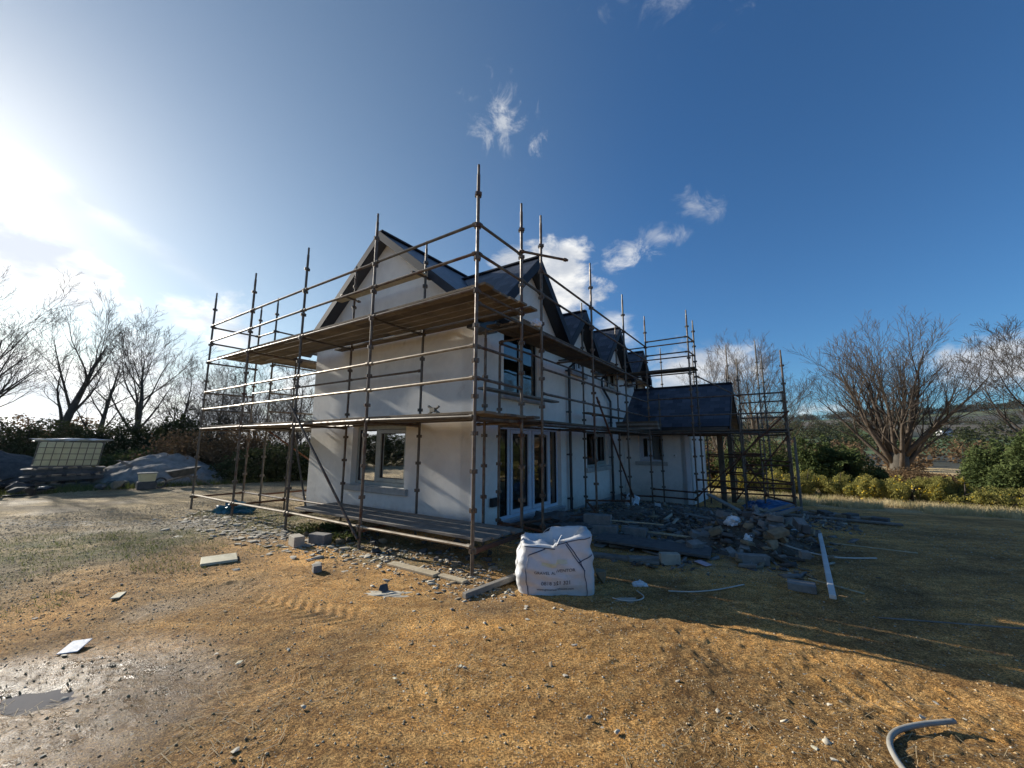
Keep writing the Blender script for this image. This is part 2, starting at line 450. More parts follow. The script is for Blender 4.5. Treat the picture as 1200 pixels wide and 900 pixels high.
M['bark'] = mat('tree_bark', (.085, .075, .062), .95, (.05, .045, .038), 6, 8, .02, 14, col3=(.10, .115, .06), scale3=2.5, f3=(.55, .72))
M['bark_warm'] = mat('beech_bark', (.10, .088, .068), .9, (.065, .055, .042), 3, 8, .01, 10)
M['twig'] = mat('dark_twigs', (.075, .062, .050), .9, (.05, .042, .036), 4, 4, spec=.15)
M['twig_warm'] = mat('warm_twigs', (.125, .10, .078), .9, (.085, .068, .054), 4, 4, spec=.15)
M['leaf_dark'] = mat('dark_evergreen_leaf', (.06, .085, .03), .9, (.12, .15, .05), 2.2, 6, trans=.25, spec=.15)
M['leaf_hedge'] = mat('hedge_leaf', (.040, .052, .020), .9, (.075, .085, .036), 1.7, 6, col3=(.09, .07, .04), scale3=3, f3=(.55, .7), trans=.25, spec=.15)
M['leaf_gorse'] = mat('gorse_green', (.20, .20, .055), .9, (.34, .30, .09), 2.4, 6, col3=(.20, .15, .06), scale3=3.5, f3=(.56, .72), trans=.3, spec=.15)
M['flower'] = mat('gorse_flower', (.72, .46, .03), .7, (.8, .6, .05), 12, 4, trans=.3)
M['straw'] = mat('dry_grass', (.66, .55, .32), .8, (.52, .42, .22), 1.5, 5, col3=(.22, .24, .08), scale3=1.2, f3=(.52, .68), trans=.35)
M['grass'] = mat('short_grass', (.10, .135, .035), .8, (.19, .19, .06), 2.0, 5, trans=.35)
M['bramble'] = mat('bramble_leaf', (.10, .13, .035), .9, (.15, .15, .06), 2.0, 6, col3=(.17, .11, .06), scale3=2.0, f3=(.5, .66), trans=.3, spec=.15)
M['bracken'] = mat('dead_bracken', (.20, .125, .065), .9, (.13, .09, .05), 2.0, 6, trans=.3, spec=.15)
M['gravel'] = mat('gravel_heap', (.34, .315, .275), .92, (.20, .185, .16), 3.5, 10, .06, 9, col3=(.43, .41, .37), scale3=28, f3=(.58, .72))


def glass_mat():
    m = bpy.data.materials.new('window_glass'); m.use_nodes = True
    N, L = m.node_tree.nodes, m.node_tree.links
    N.remove(N['Principled BSDF'])
    fr = N.new('ShaderNodeFresnel'); fr.inputs['IOR'].default_value = 1.75
    tr = N.new('ShaderNodeBsdfTransparent'); tr.inputs['Color'].default_value = (.74, .80, .78, 1)
    gl = N.new('ShaderNodeBsdfGlossy'); gl.inputs['Roughness'].default_value = .02
    tc = N.new('ShaderNodeTexCoord'); t = N.new('ShaderNodeTexNoise'); t.inputs['Scale'].default_value = 1.5
    L.new(tc.outputs['Object'], t.inputs['Vector'])
    bp = N.new('ShaderNodeBump'); bp.inputs['Distance'].default_value = .004; L.new(t.outputs['Fac'], bp.inputs['Height']); L.new(bp.outputs[0], gl.inputs['Normal'])
    mr = N.new('ShaderNodeMapRange'); mr.inputs['To Min'].default_value = .10; mr.inputs['To Max'].default_value = 1.0
    L.new(fr.outputs[0], mr.inputs['Value'])
    mx = N.new('ShaderNodeMixShader'); L.new(mr.outputs[0], mx.inputs[0]); L.new(tr.outputs[0], mx.inputs[1]); L.new(gl.outputs[0], mx.inputs[2])
    L.new(mx.outputs[0], N['Material Output'].inputs['Surface'])
    return m


M['glass'] = glass_mat()


def slate_mat():
    m = mat('roof_slate', (.060, .072, .098), .42, (.085, .097, .125), 5, 6)
    nt = m.node_tree; N, L = nt.nodes, nt.links; p = N['Principled BSDF']
    uv = N.new('ShaderNodeUVMap'); uv.uv_map = 'UVMap'
    br = N.new('ShaderNodeTexBrick'); br.offset = .5
    br.inputs['Color1'].default_value = (.030, .038, .056, 1); br.inputs['Color2'].default_value = (.085, .098, .128, 1)
    br.inputs['Mortar'].default_value = (.012, .013, .017, 1)
    br.inputs['Scale'].default_value = 1; br.inputs['Mortar Size'].default_value = .006; br.inputs['Mortar Smooth'].default_value = .1
    br.inputs['Brick Width'].default_value = .30; br.inputs['Row Height'].default_value = .20; br.inputs['Bias'].default_value = -.1
    L.new(uv.outputs[0], br.inputs['Vector']); L.new(br.outputs['Color'], p.inputs['Base Color'])
    sp = N.new('ShaderNodeSeparateXYZ'); L.new(uv.outputs[0], sp.inputs[0])
    q = N.new('ShaderNodeMath'); q.operation = 'DIVIDE'; q.inputs[1].default_value = .20; L.new(sp.outputs['Y'], q.inputs[0])
    fr = N.new('ShaderNodeMath'); fr.operation = 'FRACT'; L.new(q.outputs[0], fr.inputs[0])
    one = N.new('ShaderNodeMath'); one.operation = 'SUBTRACT'; one.inputs[0].default_value = 1; L.new(fr.outputs[0], one.inputs[1])
    ad = N.new('ShaderNodeMath'); ad.operation = 'SUBTRACT'; L.new(one.outputs[0], ad.inputs[0]); L.new(br.outputs['Fac'], ad.inputs[1])
    bp = N.new('ShaderNodeBump'); bp.inputs['Distance'].default_value = .03; L.new(ad.outputs[0], bp.inputs['Height']); L.new(bp.outputs[0], p.inputs['Normal'])
    return m


M['slate'] = slate_mat()


def ground_mat():
    m = bpy.data.materials.new('yard_dirt'); m.use_nodes = True
    nt = m.node_tree; N, L = nt.nodes, nt.links; p = N['Principled BSDF']
    tc = N.new('ShaderNodeTexCoord')
    def nz(sc, d=8, r=.62, dist=0.):
        t = N.new('ShaderNodeTexNoise'); t.inputs['Scale'].default_value = sc; t.inputs['Detail'].default_value = d
        t.inputs['Roughness'].default_value = r; t.inputs['Distortion'].default_value = dist
        L.new(tc.outputs['Object'], t.inputs['Vector']); return t.outputs['Fac']
    def mr(x, a, b, c=0., d=1.):
        r = N.new('ShaderNodeMapRange'); r.inputs[1].default_value = a; r.inputs[2].default_value = b; r.inputs[3].default_value = c; r.inputs[4].default_value = d
        L.new(x, r.inputs[0]); return r.outputs[0]
    def mix(f, a, b):
        x = N.new('ShaderNodeMix'); x.data_type = 'RGBA'
        if isinstance(f, float): x.inputs['Factor'].default_value = f
        else: L.new(f, x.inputs['Factor'])
        for k, v in (('A', a), ('B', b)):
            if isinstance(v, tuple): x.inputs[k].default_value = (*v, 1)
            else: L.new(v, x.inputs[k])
        return x.outputs['Result']
    def mul(a, b):
        x = N.new('ShaderNodeMath'); x.operation = 'MULTIPLY'; L.new(a, x.inputs[0])
        if isinstance(b, float): x.inputs[1].default_value = b
        else: L.new(b, x.inputs[1])
        return x.outputs[0]
    def attr(n):
        a = N.new('ShaderNodeAttribute'); a.attribute_name = n; return a.outputs['Fac']
    sand = mix(mr(nz(1.1), .35, .65), (.66, .375, .115), (.38, .21, .068))
    sand = mix(mr(nz(9, 9, .7), .42, .70), sand, (.78, .52, .22))
    sand = mix(mr(nz(34, 6, .7), .60, .74), sand, (.13, .08, .035))
    grav = mix(mr(nz(5, 9, .7), .38, .64), (.45, .385, .235), (.22, .185, .11))
    grav = mix(mr(nz(60, 5, .7), .56, .66), grav, (.60, .56, .45))
    grass = mix(mr(nz(22, 6, .7), .4, .62), (.10, .115, .035), (.21, .19, .075))
    mac = mix(mr(nz(.55, 5, .6, .6), .38, .62), (.70, .70, .70), (1.50, 1.42, 1.30))
    mpx = N.new('ShaderNodeMapping'); mpx.inputs['Rotation'].default_value = (0, 0, .22); mpx.inputs['Scale'].default_value = (.5, 4.2, 1)
    L.new(tc.outputs['Object'], mpx.inputs[0]); tt = N.new('ShaderNodeTexNoise'); tt.inputs['Scale'].default_value = 1.1; tt.inputs['Detail'].default_value = 7; tt.inputs['Roughness'].default_value = .62
    L.new(mpx.outputs[0], tt.inputs['Vector'])
    streak = mix(mr(tt.outputs['Fac'], .40, .62), (.74, .72, .70), (1.06, 1.05, 1.04))
    def mulc(a_, b_):
        x = N.new('ShaderNodeMix'); x.data_type = 'RGBA'; x.blend_type = 'MULTIPLY'; x.inputs['Factor'].default_value = 1; L.new(a_, x.inputs['A']); L.new(b_, x.inputs['B']); return x.outputs['Result']
    c = mulc(mulc(mix(attr('gravel'), sand, grav), mac), streak)
    gf = mul(attr('grass'), mr(nz(2.6, 9, .7), .42, .56))
    c = mix(gf, c, grass)
    c = mix(mul(attr('pale'), mr(nz(7, 8, .75, .5), .47, .56)), c, (.48, .46, .41))
    c = mix(attr('straw'), c, mix(mr(nz(12, 8, .7), .4, .6), (.62, .51, .29), (.42, .33, .17)))
    fl = mix(mr(nz(62, 3, .75), .41, .60), (.46, .43, .38), (1.42, 1.42, 1.44))
    c = mulc(c, fl)
    fl = mix(mr(nz(150, 2, .75), .42, .58), (.58, .56, .52), (1.36, 1.36, 1.36))
    c = mulc(c, fl)
    # loose pale chips
    vo = N.new('ShaderNodeTexVoronoi'); vo.inputs['Scale'].default_value = 13; L.new(tc.outputs['Object'], vo.inputs['Vector'])
    sepc = N.new('ShaderNodeSeparateColor'); L.new(vo.outputs['Color'], sepc.inputs[0])
    chip = mul(mr(vo.outputs['Distance'], .16, .11), mr(sepc.outputs[0], .90, .92))
    c = mix(chip, c, (.52, .48, .38))
    vo2 = N.new('ShaderNodeTexVoronoi'); vo2.inputs['Scale'].default_value = 48; L.new(tc.outputs['Object'], vo2.inputs['Vector'])
    sep2 = N.new('ShaderNodeSeparateColor'); L.new(vo2.outputs['Color'], sep2.inputs[0])
    chip2 = mul(mr(vo2.outputs['Distance'], .3, .2), mr(sep2.outputs[0], .88, .90))
    c = mix(chip2, c, (.46, .42, .34))
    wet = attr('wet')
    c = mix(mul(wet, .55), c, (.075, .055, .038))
    L.new(c, p.inputs['Base Color'])
    rg = N.new('ShaderNodeMix'); rg.data_type = 'FLOAT'
    L.new(mul(wet, mr(nz(6, 7, .7), .35, .6, .5, 1.)), rg.inputs['Factor']); rg.inputs['A'].default_value = .93; rg.inputs['B'].default_value = .24
    L.new(rg.outputs['Result'], p.inputs['Roughness'])
    p.inputs['Specular IOR Level'].default_value = .35
    b1 = N.new('ShaderNodeBump'); b1.inputs['Distance'].default_value = .040; L.new(nz(30, 10, .75), b1.inputs['Height'])
    b2 = N.new('ShaderNodeBump'); b2.inputs['Distance'].default_value = .016; L.new(nz(110, 6, .7), b2.inputs['Height']); L.new(b1.outputs[0], b2.inputs['Normal'])
    L.new(b2.outputs[0], p.inputs['Normal'])
    return m


def hills_mat():
    m = bpy.data.materials.new('hillside_fields'); m.use_nodes = True
    nt = m.node_tree; N, L = nt.nodes, nt.links; p = N['Principled BSDF']; p.inputs['Roughness'].default_value = .95
    tc = N.new('ShaderNodeTexCoord')
    mp = N.new('ShaderNodeMapping'); mp.inputs['Scale'].default_value = (.0062, .0052, 0); mp.inputs['Rotation'].default_value = (0, 0, .5)
    L.new(tc.outputs['Object'], mp.inputs[0])
    vo = N.new('ShaderNodeTexVoronoi'); vo.inputs['Scale'].default_value = 1; vo.inputs['Randomness'].default_value = .8; L.new(mp.outputs[0], vo.inputs['Vector'])
    ve = N.new('ShaderNodeTexVoronoi'); ve.feature = 'DISTANCE_TO_EDGE'; ve.inputs['Scale'].default_value = 1; ve.inputs['Randomness'].default_value = .8; L.new(mp.outputs[0], ve.inputs['Vector'])
    sp = N.new('ShaderNodeSeparateColor'); L.new(vo.outputs['Color'], sp.inputs[0])
    cr = N.new('ShaderNodeValToRGB'); cr.color_ramp.interpolation = 'CONSTANT'
    e = cr.color_ramp.elements; e[0].position = 0; e[0].color = (.10, .078, .045, 1); e[1].position = .3; e[1].color = (.075, .14, .028, 1)
    for pos, c in ((.45, (.12, .10, .055, 1)), (.62, (.10, .13, .04, 1)), (.72, (.055, .05, .03, 1)), (.88, (.15, .12, .075, 1))):
        k = e.new(pos); k.color = c
    L.new(sp.outputs[0], cr.inputs[0])
    nz = N.new('ShaderNodeTexNoise'); nz.inputs['Scale'].default_value = .05; nz.inputs['Detail'].default_value = 9; nz.inputs['Roughness'].default_value = .7; L.new(tc.outputs['Object'], nz.inputs['Vector'])
    r = N.new('ShaderNodeMapRange'); r.inputs[1].default_value = .35; r.inputs[2].default_value = .7; r.inputs[3].default_value = .0; r.inputs[4].default_value = .8; L.new(nz.outputs['Fac'], r.inputs[0])
    mx = N.new('ShaderNodeMix'); mx.data_type = 'RGBA'; L.new(r.outputs[0], mx.inputs['Factor']); L.new(cr.outputs[0], mx.inputs['A']); mx.inputs['B'].default_value = (.05, .045, .028, 1)
    r2 = N.new('ShaderNodeMapRange'); r2.inputs[1].default_value = .03; r2.inputs[2].default_value = .05; r2.inputs[3].default_value = 1; r2.inputs[4].default_value = 0; L.new(ve.outputs['Distance'], r2.inputs[0])
    m2 = N.new('ShaderNodeMix'); m2.data_type = 'RGBA'; L.new(r2.outputs[0], m2.inputs['Factor']); L.new(mx.outputs['Result'], m2.inputs['A']); m2.inputs['B'].default_value = (.022, .026, .014, 1)
    L.new(m2.outputs['Result'], p.inputs['Base Color'])
    return m


# ------------------------------------------------------------------ ground and hills
def build_ground():
    fa = np.linspace(-74, 74, 600); ba = np.linspace(74, 286, 90)[1:-1]
    az = np.radians(np.concatenate([fa, ba])); na = len(az)
    rr = [0.0]
    r = .35
    near = [.35]
    while r < 1.6: r *= 1.06; near.append(r)
    while r < 14: r *= 1.0052; near.append(r)
    while r < 70: r *= 1.012; near.append(r)
    far = [near[-1]]
    while r < 1420: r *= 1.04; far.append(r)
    def grid(rs, centre):
        R, T = np.meshgrid(np.array(rs), az, indexing='ij')
        X = R * np.sin(T); Y = R * np.cos(T)
        Zz = terrain(X, Y, True)
        V = np.stack([X.ravel(), Y.ravel(), Zz.ravel()], 1)
        i = np.arange(len(rs) - 1)[:, None] * na; j = np.arange(na)[None, :]; jn = (j + 1) % na
        F = np.stack([(i + j).ravel(), (i + jn).ravel(), (i + na + jn).ravel(), (i + na + j).ravel()], 1)[:, ::-1]
        if centre:
            c = len(V); V = np.vstack([V, [[0, 0, gz(0, 0)]]])
            k = np.arange(na); F = np.vstack([F, np.stack([np.full(na, c), np.full(na, c), (k + 1) % na, k], 1)[:, ::-1]])
            # centre fan as triangles doubled up would be degenerate: drop the doubled corner by nudging
            V = np.vstack([V, [[0.001, 0, gz(0, 0)]]]); F[-na:][:, 2] = c + 1
        return V, F
    V, F = grid(near, True)
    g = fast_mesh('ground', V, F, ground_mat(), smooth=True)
    x, y = V[:, 0], V[:, 1]
    qx, qy = x - O.x, y - O.y; a = qx * A.x + qy * A.y; b = qx * B.x + qy * B.y
    rad = np.hypot(x, y); azd = np.degrees(np.arctan2(x, y))
    n1 = vnoise(x / 1.6, y / 1.6, 101); n2 = vnoise(x / .6, y / .6, 102)
    gravel = sstep(a + n1 * 2.4 + n2 * .8, 1.6, 4.6) * .9
    grass = np.maximum(sstep(1 - np.hypot((x + 6.4) / 2.8, (y - 6.6) / 1.4) + n1, 0, .6),
                       .9 * sstep(1 - np.hypot((a - 4.8) / 4.0, (b - .25) / 1.0) + n1 * .8 + n2 * .6, 0, .5))
    grass = np.maximum(grass, .9 * sstep(1 - np.hypot((x + 6.9) / 2.2, (y - 4.6) / .9) + n1, 0, .6))
    grass = np.maximum(grass, .8 * sstep(rad, 22, 28) * (azd < 10))
    pale = np.maximum(.95 * sstep(1 - np.hypot((a - 5.2) / 2.6, (b + .55) / .6) + n1 * .9, 0, .5), .8 * sstep(1 - np.hypot((x + 9.8) / 3.4, (y - 8.6) / .45) + n1 * .7, 0, .6))
    pale = np.maximum(pale, .5 * sstep(1 - np.hypot((a + 2.2) / 1.8, (b - 3.2) / 1.8), 0, .5))
    straw = sstep(b + n1 * 1.0, 12.0, 13.2) * sstep(-a, 1.2, 2.2) * (1 - sstep(b, 24, 40))
    straw = np.maximum(straw, .8 * sstep(rad, 24, 40) * (azd >= 10))
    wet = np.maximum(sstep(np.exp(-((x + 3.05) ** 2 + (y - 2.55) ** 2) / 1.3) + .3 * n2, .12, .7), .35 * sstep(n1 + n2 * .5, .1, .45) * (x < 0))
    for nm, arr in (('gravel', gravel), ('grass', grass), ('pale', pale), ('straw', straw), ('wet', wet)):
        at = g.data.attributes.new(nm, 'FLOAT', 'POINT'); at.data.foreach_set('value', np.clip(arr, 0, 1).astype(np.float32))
    tag(g, kind='structure')
    V, F = grid(far, False)
    h = fast_mesh('hills', V, F, hills_mat(), smooth=True)
    tag(h, kind='structure')
    # puddle
    mb = MB(); n = 40; zc = gz(-3.12, 2.86, True) + .016
    pts = []
    for i in range(n):
        t = 2 * pi * i / n; k = 1 + .35 * float(vnoise(np.array([cos(t) * 1.3 + 5]), np.array([sin(t) * 1.3]), 7)[0]) * 2
        pts.append((-3.12 + .30 * k * cos(t), 2.86 + .19 * k * sin(t), zc))
    mb.add(pts, [tuple(range(n))])
    mb.build('puddle', mat('muddy_water', (.10, .075, .055), .08, (.12, .09, .065), 8, 4), fix=True)
    tag(bpy.data.objects['puddle'], kind='structure')


build_ground()

# ------------------------------------------------------------------ the house
AW, AL, BW, BE = 1.22, 6.50, 1.46, 13.1
AR, ZR, SL = 3.86, 6.45, .81
GZ0 = -.75


def wall_mesh(mb, P, u0, u1, z0, top, ops, th, mi=0):
    """wall with openings; P(u,z,d): d metres out from the face; top: list of (u,z)"""
    def tz(u):
        for (a_, za), (b_, zb) in zip(top[:-1], top[1:]):
            if a_ - 1e-6 <= u <= b_ + 1e-6: return za + (zb - za) * (u - a_) / (b_ - a_)
        return top[-1][1]
    us = sorted({round(x, 4) for x in [u0, u1] + [t[0] for t in top] + [o[0] for o in ops] + [o[1] for o in ops] if u0 - 1e-6 <= x <= u1 + 1e-6})
    for ua, ub in zip(us[:-1], us[1:]):
        mid = (ua + ub) / 2
        holes = sorted([(o[2], o[3]) for o in ops if o[0] < mid < o[1]])
        z = z0
        segs = []
        for h0, h1 in holes:
            if h0 > z: segs.append((z, h0, z, h0))
            z = h1
        segs.append((z, tz(ua), z, tz(ub)))
        for (l0, t0, l1, t1) in segs:
            for d, fl in ((0, 0), (-th, 1)):
                q = [P(ua, l0, d), P(ub, l1, d), P(ub, t1, d), P(ua, t0, d)]
                mb.add(q, [(0, 1, 2, 3) if not fl else (3, 2, 1, 0)], mi)
        mb.add([P(ua, tz(ua), 0), P(ub, tz(ub), 0), P(ub, tz(ub), -th), P(ua, tz(ua), -th)], [(0, 1, 2, 3)], mi)
    for (a_, b_, c_, d_) in ops:
        for q in ([P(a_, c_, 0), P(b_, c_, 0), P(b_, c_, -th), P(a_, c_, -th)], [P(a_, d_, 0), P(b_, d_, 0), P(b_, d_, -th), P(a_, d_, -th)],
                  [P(a_, c_, 0), P(a_, d_, 0), P(a_, d_, -th), P(a_, c_, -th)], [P(b_, c_, 0), P(b_, d_, 0), P(b_, d_, -th), P(b_, c_, -th)]):
            mb.add(q, [(0, 1, 2, 3)], mi)
    for u in (u0, u1):
        mb.add([P(u, z0, 0), P(u, tz(u), 0), P(u, tz(u), -th), P(u, z0, -th)], [(0, 1, 2, 3)], mi)


def pbox(mb, P, u0, u1, z0, z1, d0, d1, mi=0):
    mb.hexa([P(u0, z0, d0), P(u1, z0, d0), P(u1, z0, d1), P(u0, z0, d1), P(u0, z1, d0), P(u1, z1, d0), P(u1, z1, d1), P(u0, z1, d1)], mi)


def roof_slab(mb, uvs, e1, e2, r2, r1, th=.11):
    e1, e2, r2, r1 = map(Vector, (e1, e2, r2, r1))
    n = (e2 - e1).cross(r1 - e1).normalized()
    if n.z < 0: n = -n
    ud = (e2 - e1).normalized(); vd = n.cross(ud)
    if (r1 - e1).dot(vd) < 0: vd = -vd
    top = [e1, e2, r2, r1]; bot = [p - n * th for p in top]
    k = len(mb.f)
    mb.hexa(bot + top)
    for f in mb.f[k:]:
        uvs.append([((Vector(mb.v[i]) - e1).dot(ud), (Vector(mb.v[i]) - e1).dot(vd)) for i in f])


def build_uv(mb, uvs, name, m, parent):
    o = mb.build(name, m, parent, fix=False)
    uvl = o.data.uv_layers.new(name='UVMap'); k = 0
    for p, us in zip(o.data.polygons, uvs):
        for li, uv in zip(p.loop_indices, us): uvl.data[li].uv = uv
    return o


house = thing('house', 'white rendered new-build house with dark slate gables wrapped in scaffolding', 'house', W(AR, BW, 0))
Pg = lambda u, z, d: W(u, BW - d, z)
Pr = lambda u, z, d: W(AW - d, u, z)
BEX, AEX = 9.9, -.95
Pe = lambda u, z, d: W(u, BEX - d, z)
TH = .28

G_WIN = (2.98, 4.76, .75, 2.03)
R_OPS = [(2.32, 4.96, .15, 2.02), (6.60, 8.35, .98, 2.02), (2.42, 3.92, 2.68, 4.45), (5.70, 6.52, 3.66, 4.35), (8.15, 9.45, 3.50, 4.45), (11.4, 12.2, 3.6, 4.35)]
DORM = [(3.40, 5.92, 1.45, 1.0), (6.02, 5.38, .98, 1.05), (8.95, 5.62, 1.25, 1.02), (11.8, 5.35, .9, 1.0)]   # centre b, apex z, half width, slope

mb = MB()
eav = ZR - .16 - SL * (AR - AW)
wall_mesh(mb, Pg, AW + .002, AL, GZ0, [(AW, eav), (AR, ZR - .16), (AL, ZR - .16 - SL * (AL - AR))], [G_WIN], TH)
mb.build('wall', M['render'], house, fix=True)
mb = MB()
top = [(BW, 4.0)]
for c, az_, hw, s in DORM:
    zb = az_ - .14 - hw * s
    top += [(c - hw - .001, 4.0), (c - hw, zb), (c, az_ - .14), (c + hw, zb), (c + hw + .001, 4.0)]
top += [(BE, 4.0)]
wall_mesh(mb, Pr, BW, BE, GZ0, top, R_OPS, TH)
mb.build('wall', M['render'], house, fix=True)
mb = MB()
wall_mesh(mb, lambda u, z, d: W(AL + d, u, z), BW + TH, BE, GZ0, [(BW, 4.1), (BE, 4.1)], [], TH)
mb.build('wall', M['render'], house)
mb = MB()
wall_mesh(mb, lambda u, z, d: W(u, BE + d, z), AW, AL, GZ0, [(AW, eav), (AR, ZR - .16), (AL, eav)], [], TH)
mb.build('wall', M['render'], house)
# inside: floors and partitions keep the rooms dark
mb = MB(); mb.box(AW + TH, AL - TH, BW + TH, BE, .0, .12)
mb.build('ground_floor', M['floor_in'], house)
mb = MB(); mb.box(AW + TH, AL - TH, BW + TH, BE, 2.22, 2.45)
mb.build('upper_floor', M['inner'], house)
mb = MB(); mb.box(AW + TH, AL - TH, 5.3, 5.42, .12, 2.22); mb.box(4.9, 5.02, BW + TH, 5.3, .12, 2.22); mb.box(AW + TH, AL - TH, 4.9, 5.0, 2.45, 5.5); mb.box(AW + TH, AL - TH, 7.3, 7.4, 2.45, 5.5); mb.box(AW + TH, AL - TH, 9.7, 9.8, .12, 5.5)
mb.box(4.0, 4.1, BW + TH, 13, 2.45, 5.9)
mb.build('partition_wall', M['inner'], house)

# main roof
ZE = ZR - SL * (AR - .93)
mb = MB(); uvs = []
b0, b1 = 1.22, BE + .25
roof_slab(mb, uvs, W(.93, b0, ZE), W(.93, b1, ZE), W(AR, b1, ZR), W(AR, b0, ZR))
roof_slab(mb, uvs, W(2 * AR - .93, b1, ZE), W(2 * AR - .93, b0, ZE), W(AR, b0, ZR), W(AR, b1, ZR))
roof = build_uv(mb, uvs, 'roof', M['slate'], house)
mb = MB()
mb.bar(W(AR, b0 - .01, ZR + .015), W(AR, b1, ZR + .015), .16, .05)
mb.build('ridge_tile', M['fascia'], roof, bevel=.012)
# barge boards and soffit on the near gable
for s in (-1, 1):
    a_e = AR + s * (AR - .93)
    mb = MB()
    mb.hexa([W(AR, 1.19, ZR - .19), W(a_e, 1.19, ZE - .19), W(a_e, 1.218, ZE - .19), W(AR, 1.218, ZR - .19), W(AR, 1.19, ZR + .012), W(a_e, 1.19, ZE + .012), W(a_e, 1.218, ZE + .012), W(AR, 1.218, ZR + .012)])
    mb.build('barge_board', M['fascia'], house)
    mb = MB()
    mb.hexa([W(AR, 1.22, ZR - .19), W(a_e, 1.22, ZE - .19), W(a_e, BW - .003, ZE - .19), W(AR, BW - .003, ZR - .19), W(AR, 1.22, ZR - .16), W(a_e, 1.22, ZE - .16), W(a_e, BW - .003, ZE - .16), W(AR, BW - .003, ZR - .16)])
    mb.build('soffit', mat('soffit_upvc', (.055, .058, .070), .7, spec=.2) if s < 0 else bpy.data.materials['soffit_upvc'], house)
M['soffit'] = bpy.data.materials['soffit_upvc']

# dormers
for c, az_, hw, s in DORM:
    zb = az_ - hw * s - .16 * s
    aback = AR - (ZR - az_) / SL
    aeb = AR - (ZR - zb) / SL
    mb = MB(); uvs = []
    for sg in (-1, 1):
        e = c + sg * (hw + .16)
        roof_slab(mb, uvs, W(.90, e, zb), W(max(aeb, 1.2) + .25, e, zb), W(aback + .3, c, az_), W(.90, c, az_), .10)
    d = build_uv(mb, uvs, 'dormer_roof', M['slate'], house)
    for sg in (-1, 1):
        e = c + sg * (hw + .16); mb = MB()
        mb.hexa([W(.872, c, az_ - .25), W(.872, e, zb - .25), W(.898, e, zb - .25), W(.898, c, az_ - .25), W(.872, c, az_ + .012), W(.872, e, zb + .012), W(.898, e, zb + .012), W(.898, c, az_ + .012)])
        mb.build('barge_board', M['fascia'], d)
        mb = MB()
        mb.hexa([W(.90, c, az_ - .18), W(.90, e, zb - .18), W(AW - .003, e, zb - .18), W(AW - .003, c, az_ - .18), W(.90, c, az_ - .145), W(.90, e, zb - .145), W(AW - .003, e, zb - .145), W(AW - .003, c, az_ - .145)])
        mb.build('soffit', M['gutter'], d)
    mb = MB(); mb.bar(W(.88, c, az_ + .012), W(aback + .2, c, az_ + .012), .14, .05); mb.build('ridge_tile', M['fascia'], d, bevel=.012)
    # cheeks
    for sg in (-1, 1):
        mb = MB()
        e = c + sg * hw
        z2 = az_ - hw * s - .1
        mb.add([W(AW, e, 3.9), W(AW, e, z2), W(AR - (ZR - z2) / SL + .1, e, z2)], [(0, 1, 2)])
        mb.build('cheek', M['slate'], d)

# eaves: fascia, gutter, soffit between the dormers
edges = [1.24] + [v for c, az_, hw, s in DORM for v in (c - hw - .16, c + hw + .16)] + [BE + .2]
for e0, e1 in zip(edges[::2], edges[1::2]):
    mb = MB(); mb.box(.955, .985, e0, e1, ZE - .30, ZE - .06)
    mb.box(.987, AW - .003, e0, e1, ZE - .30, ZE - .275)
    mb.build('fascia', M['gutter'], house)
    mb = MB(); n = 8
    pr = [(cos(pi + pi * i / n) * .06, sin(pi + pi * i / n) * .06) for i in range(n + 1)]
    for (x0, y0), (x1, y1) in zip(pr[:-1], pr[1:]):
        for r_ in (1.0, .9):
            mb.add([W(.89 + x0 * r_, e0, ZE - .06 + y0 * r_), W(.89 + x1 * r_, e0, ZE - .06 + y1 * r_), W(.89 + x1 * r_, e1, ZE - .06 + y1 * r_), W(.89 + x0 * r_, e1, ZE - .06 + y0 * r_)], [(0, 1, 2, 3)])
    for e in (e0, e1):
        mb.add([W(.89 + x, e, ZE - .06 + y) for x, y in pr], [tuple(range(n + 1))])
    mb.build('gutter', M['gutter'], house, smooth=False)
mb = MB(); mb.box(.93, AW - .003, BW - .235, BW + .33, ZE - .34, ZE - .302)
mb.build('eaves_box', M['gutter'], house)
for pts in ([W(.89, 4.98 + .35, ZE - .1), W(.89, 5.33, ZE - .26), W(1.13, 5.33, ZE - .42), W(1.13, 5.33, .0)],
            [W(.89, 7.6, ZE - .1), W(.89, 7.6, ZE - .2), W(1.13, 7.72, ZE - .40), W(1.13, 7.72, 3.42), W(1.13, 8.42, 3.02), W(1.13, 8.42, -.15)]):
    mb = MB(); mb.path(pts, .038, 10)
    for i in range(len(pts) - 1):
        if abs(pts[i].z - pts[i + 1].z) > 1.2:
            z = pts[i + 1].z + .25
            while z < pts[i].z:
                mb.tube(Vector((pts[i].x, pts[i].y, z)), Vector((pts[i].x, pts[i].y, z + .06)), .050, n=10)
                mb.bar(Vector((pts[i].x, pts[i].y, z + .03)), Vector((pts[i].x, pts[i].y, z + .03)) + A * .09, .10, .03); z += 1.1
    mb.build('downpipe', M['gutter'], house)


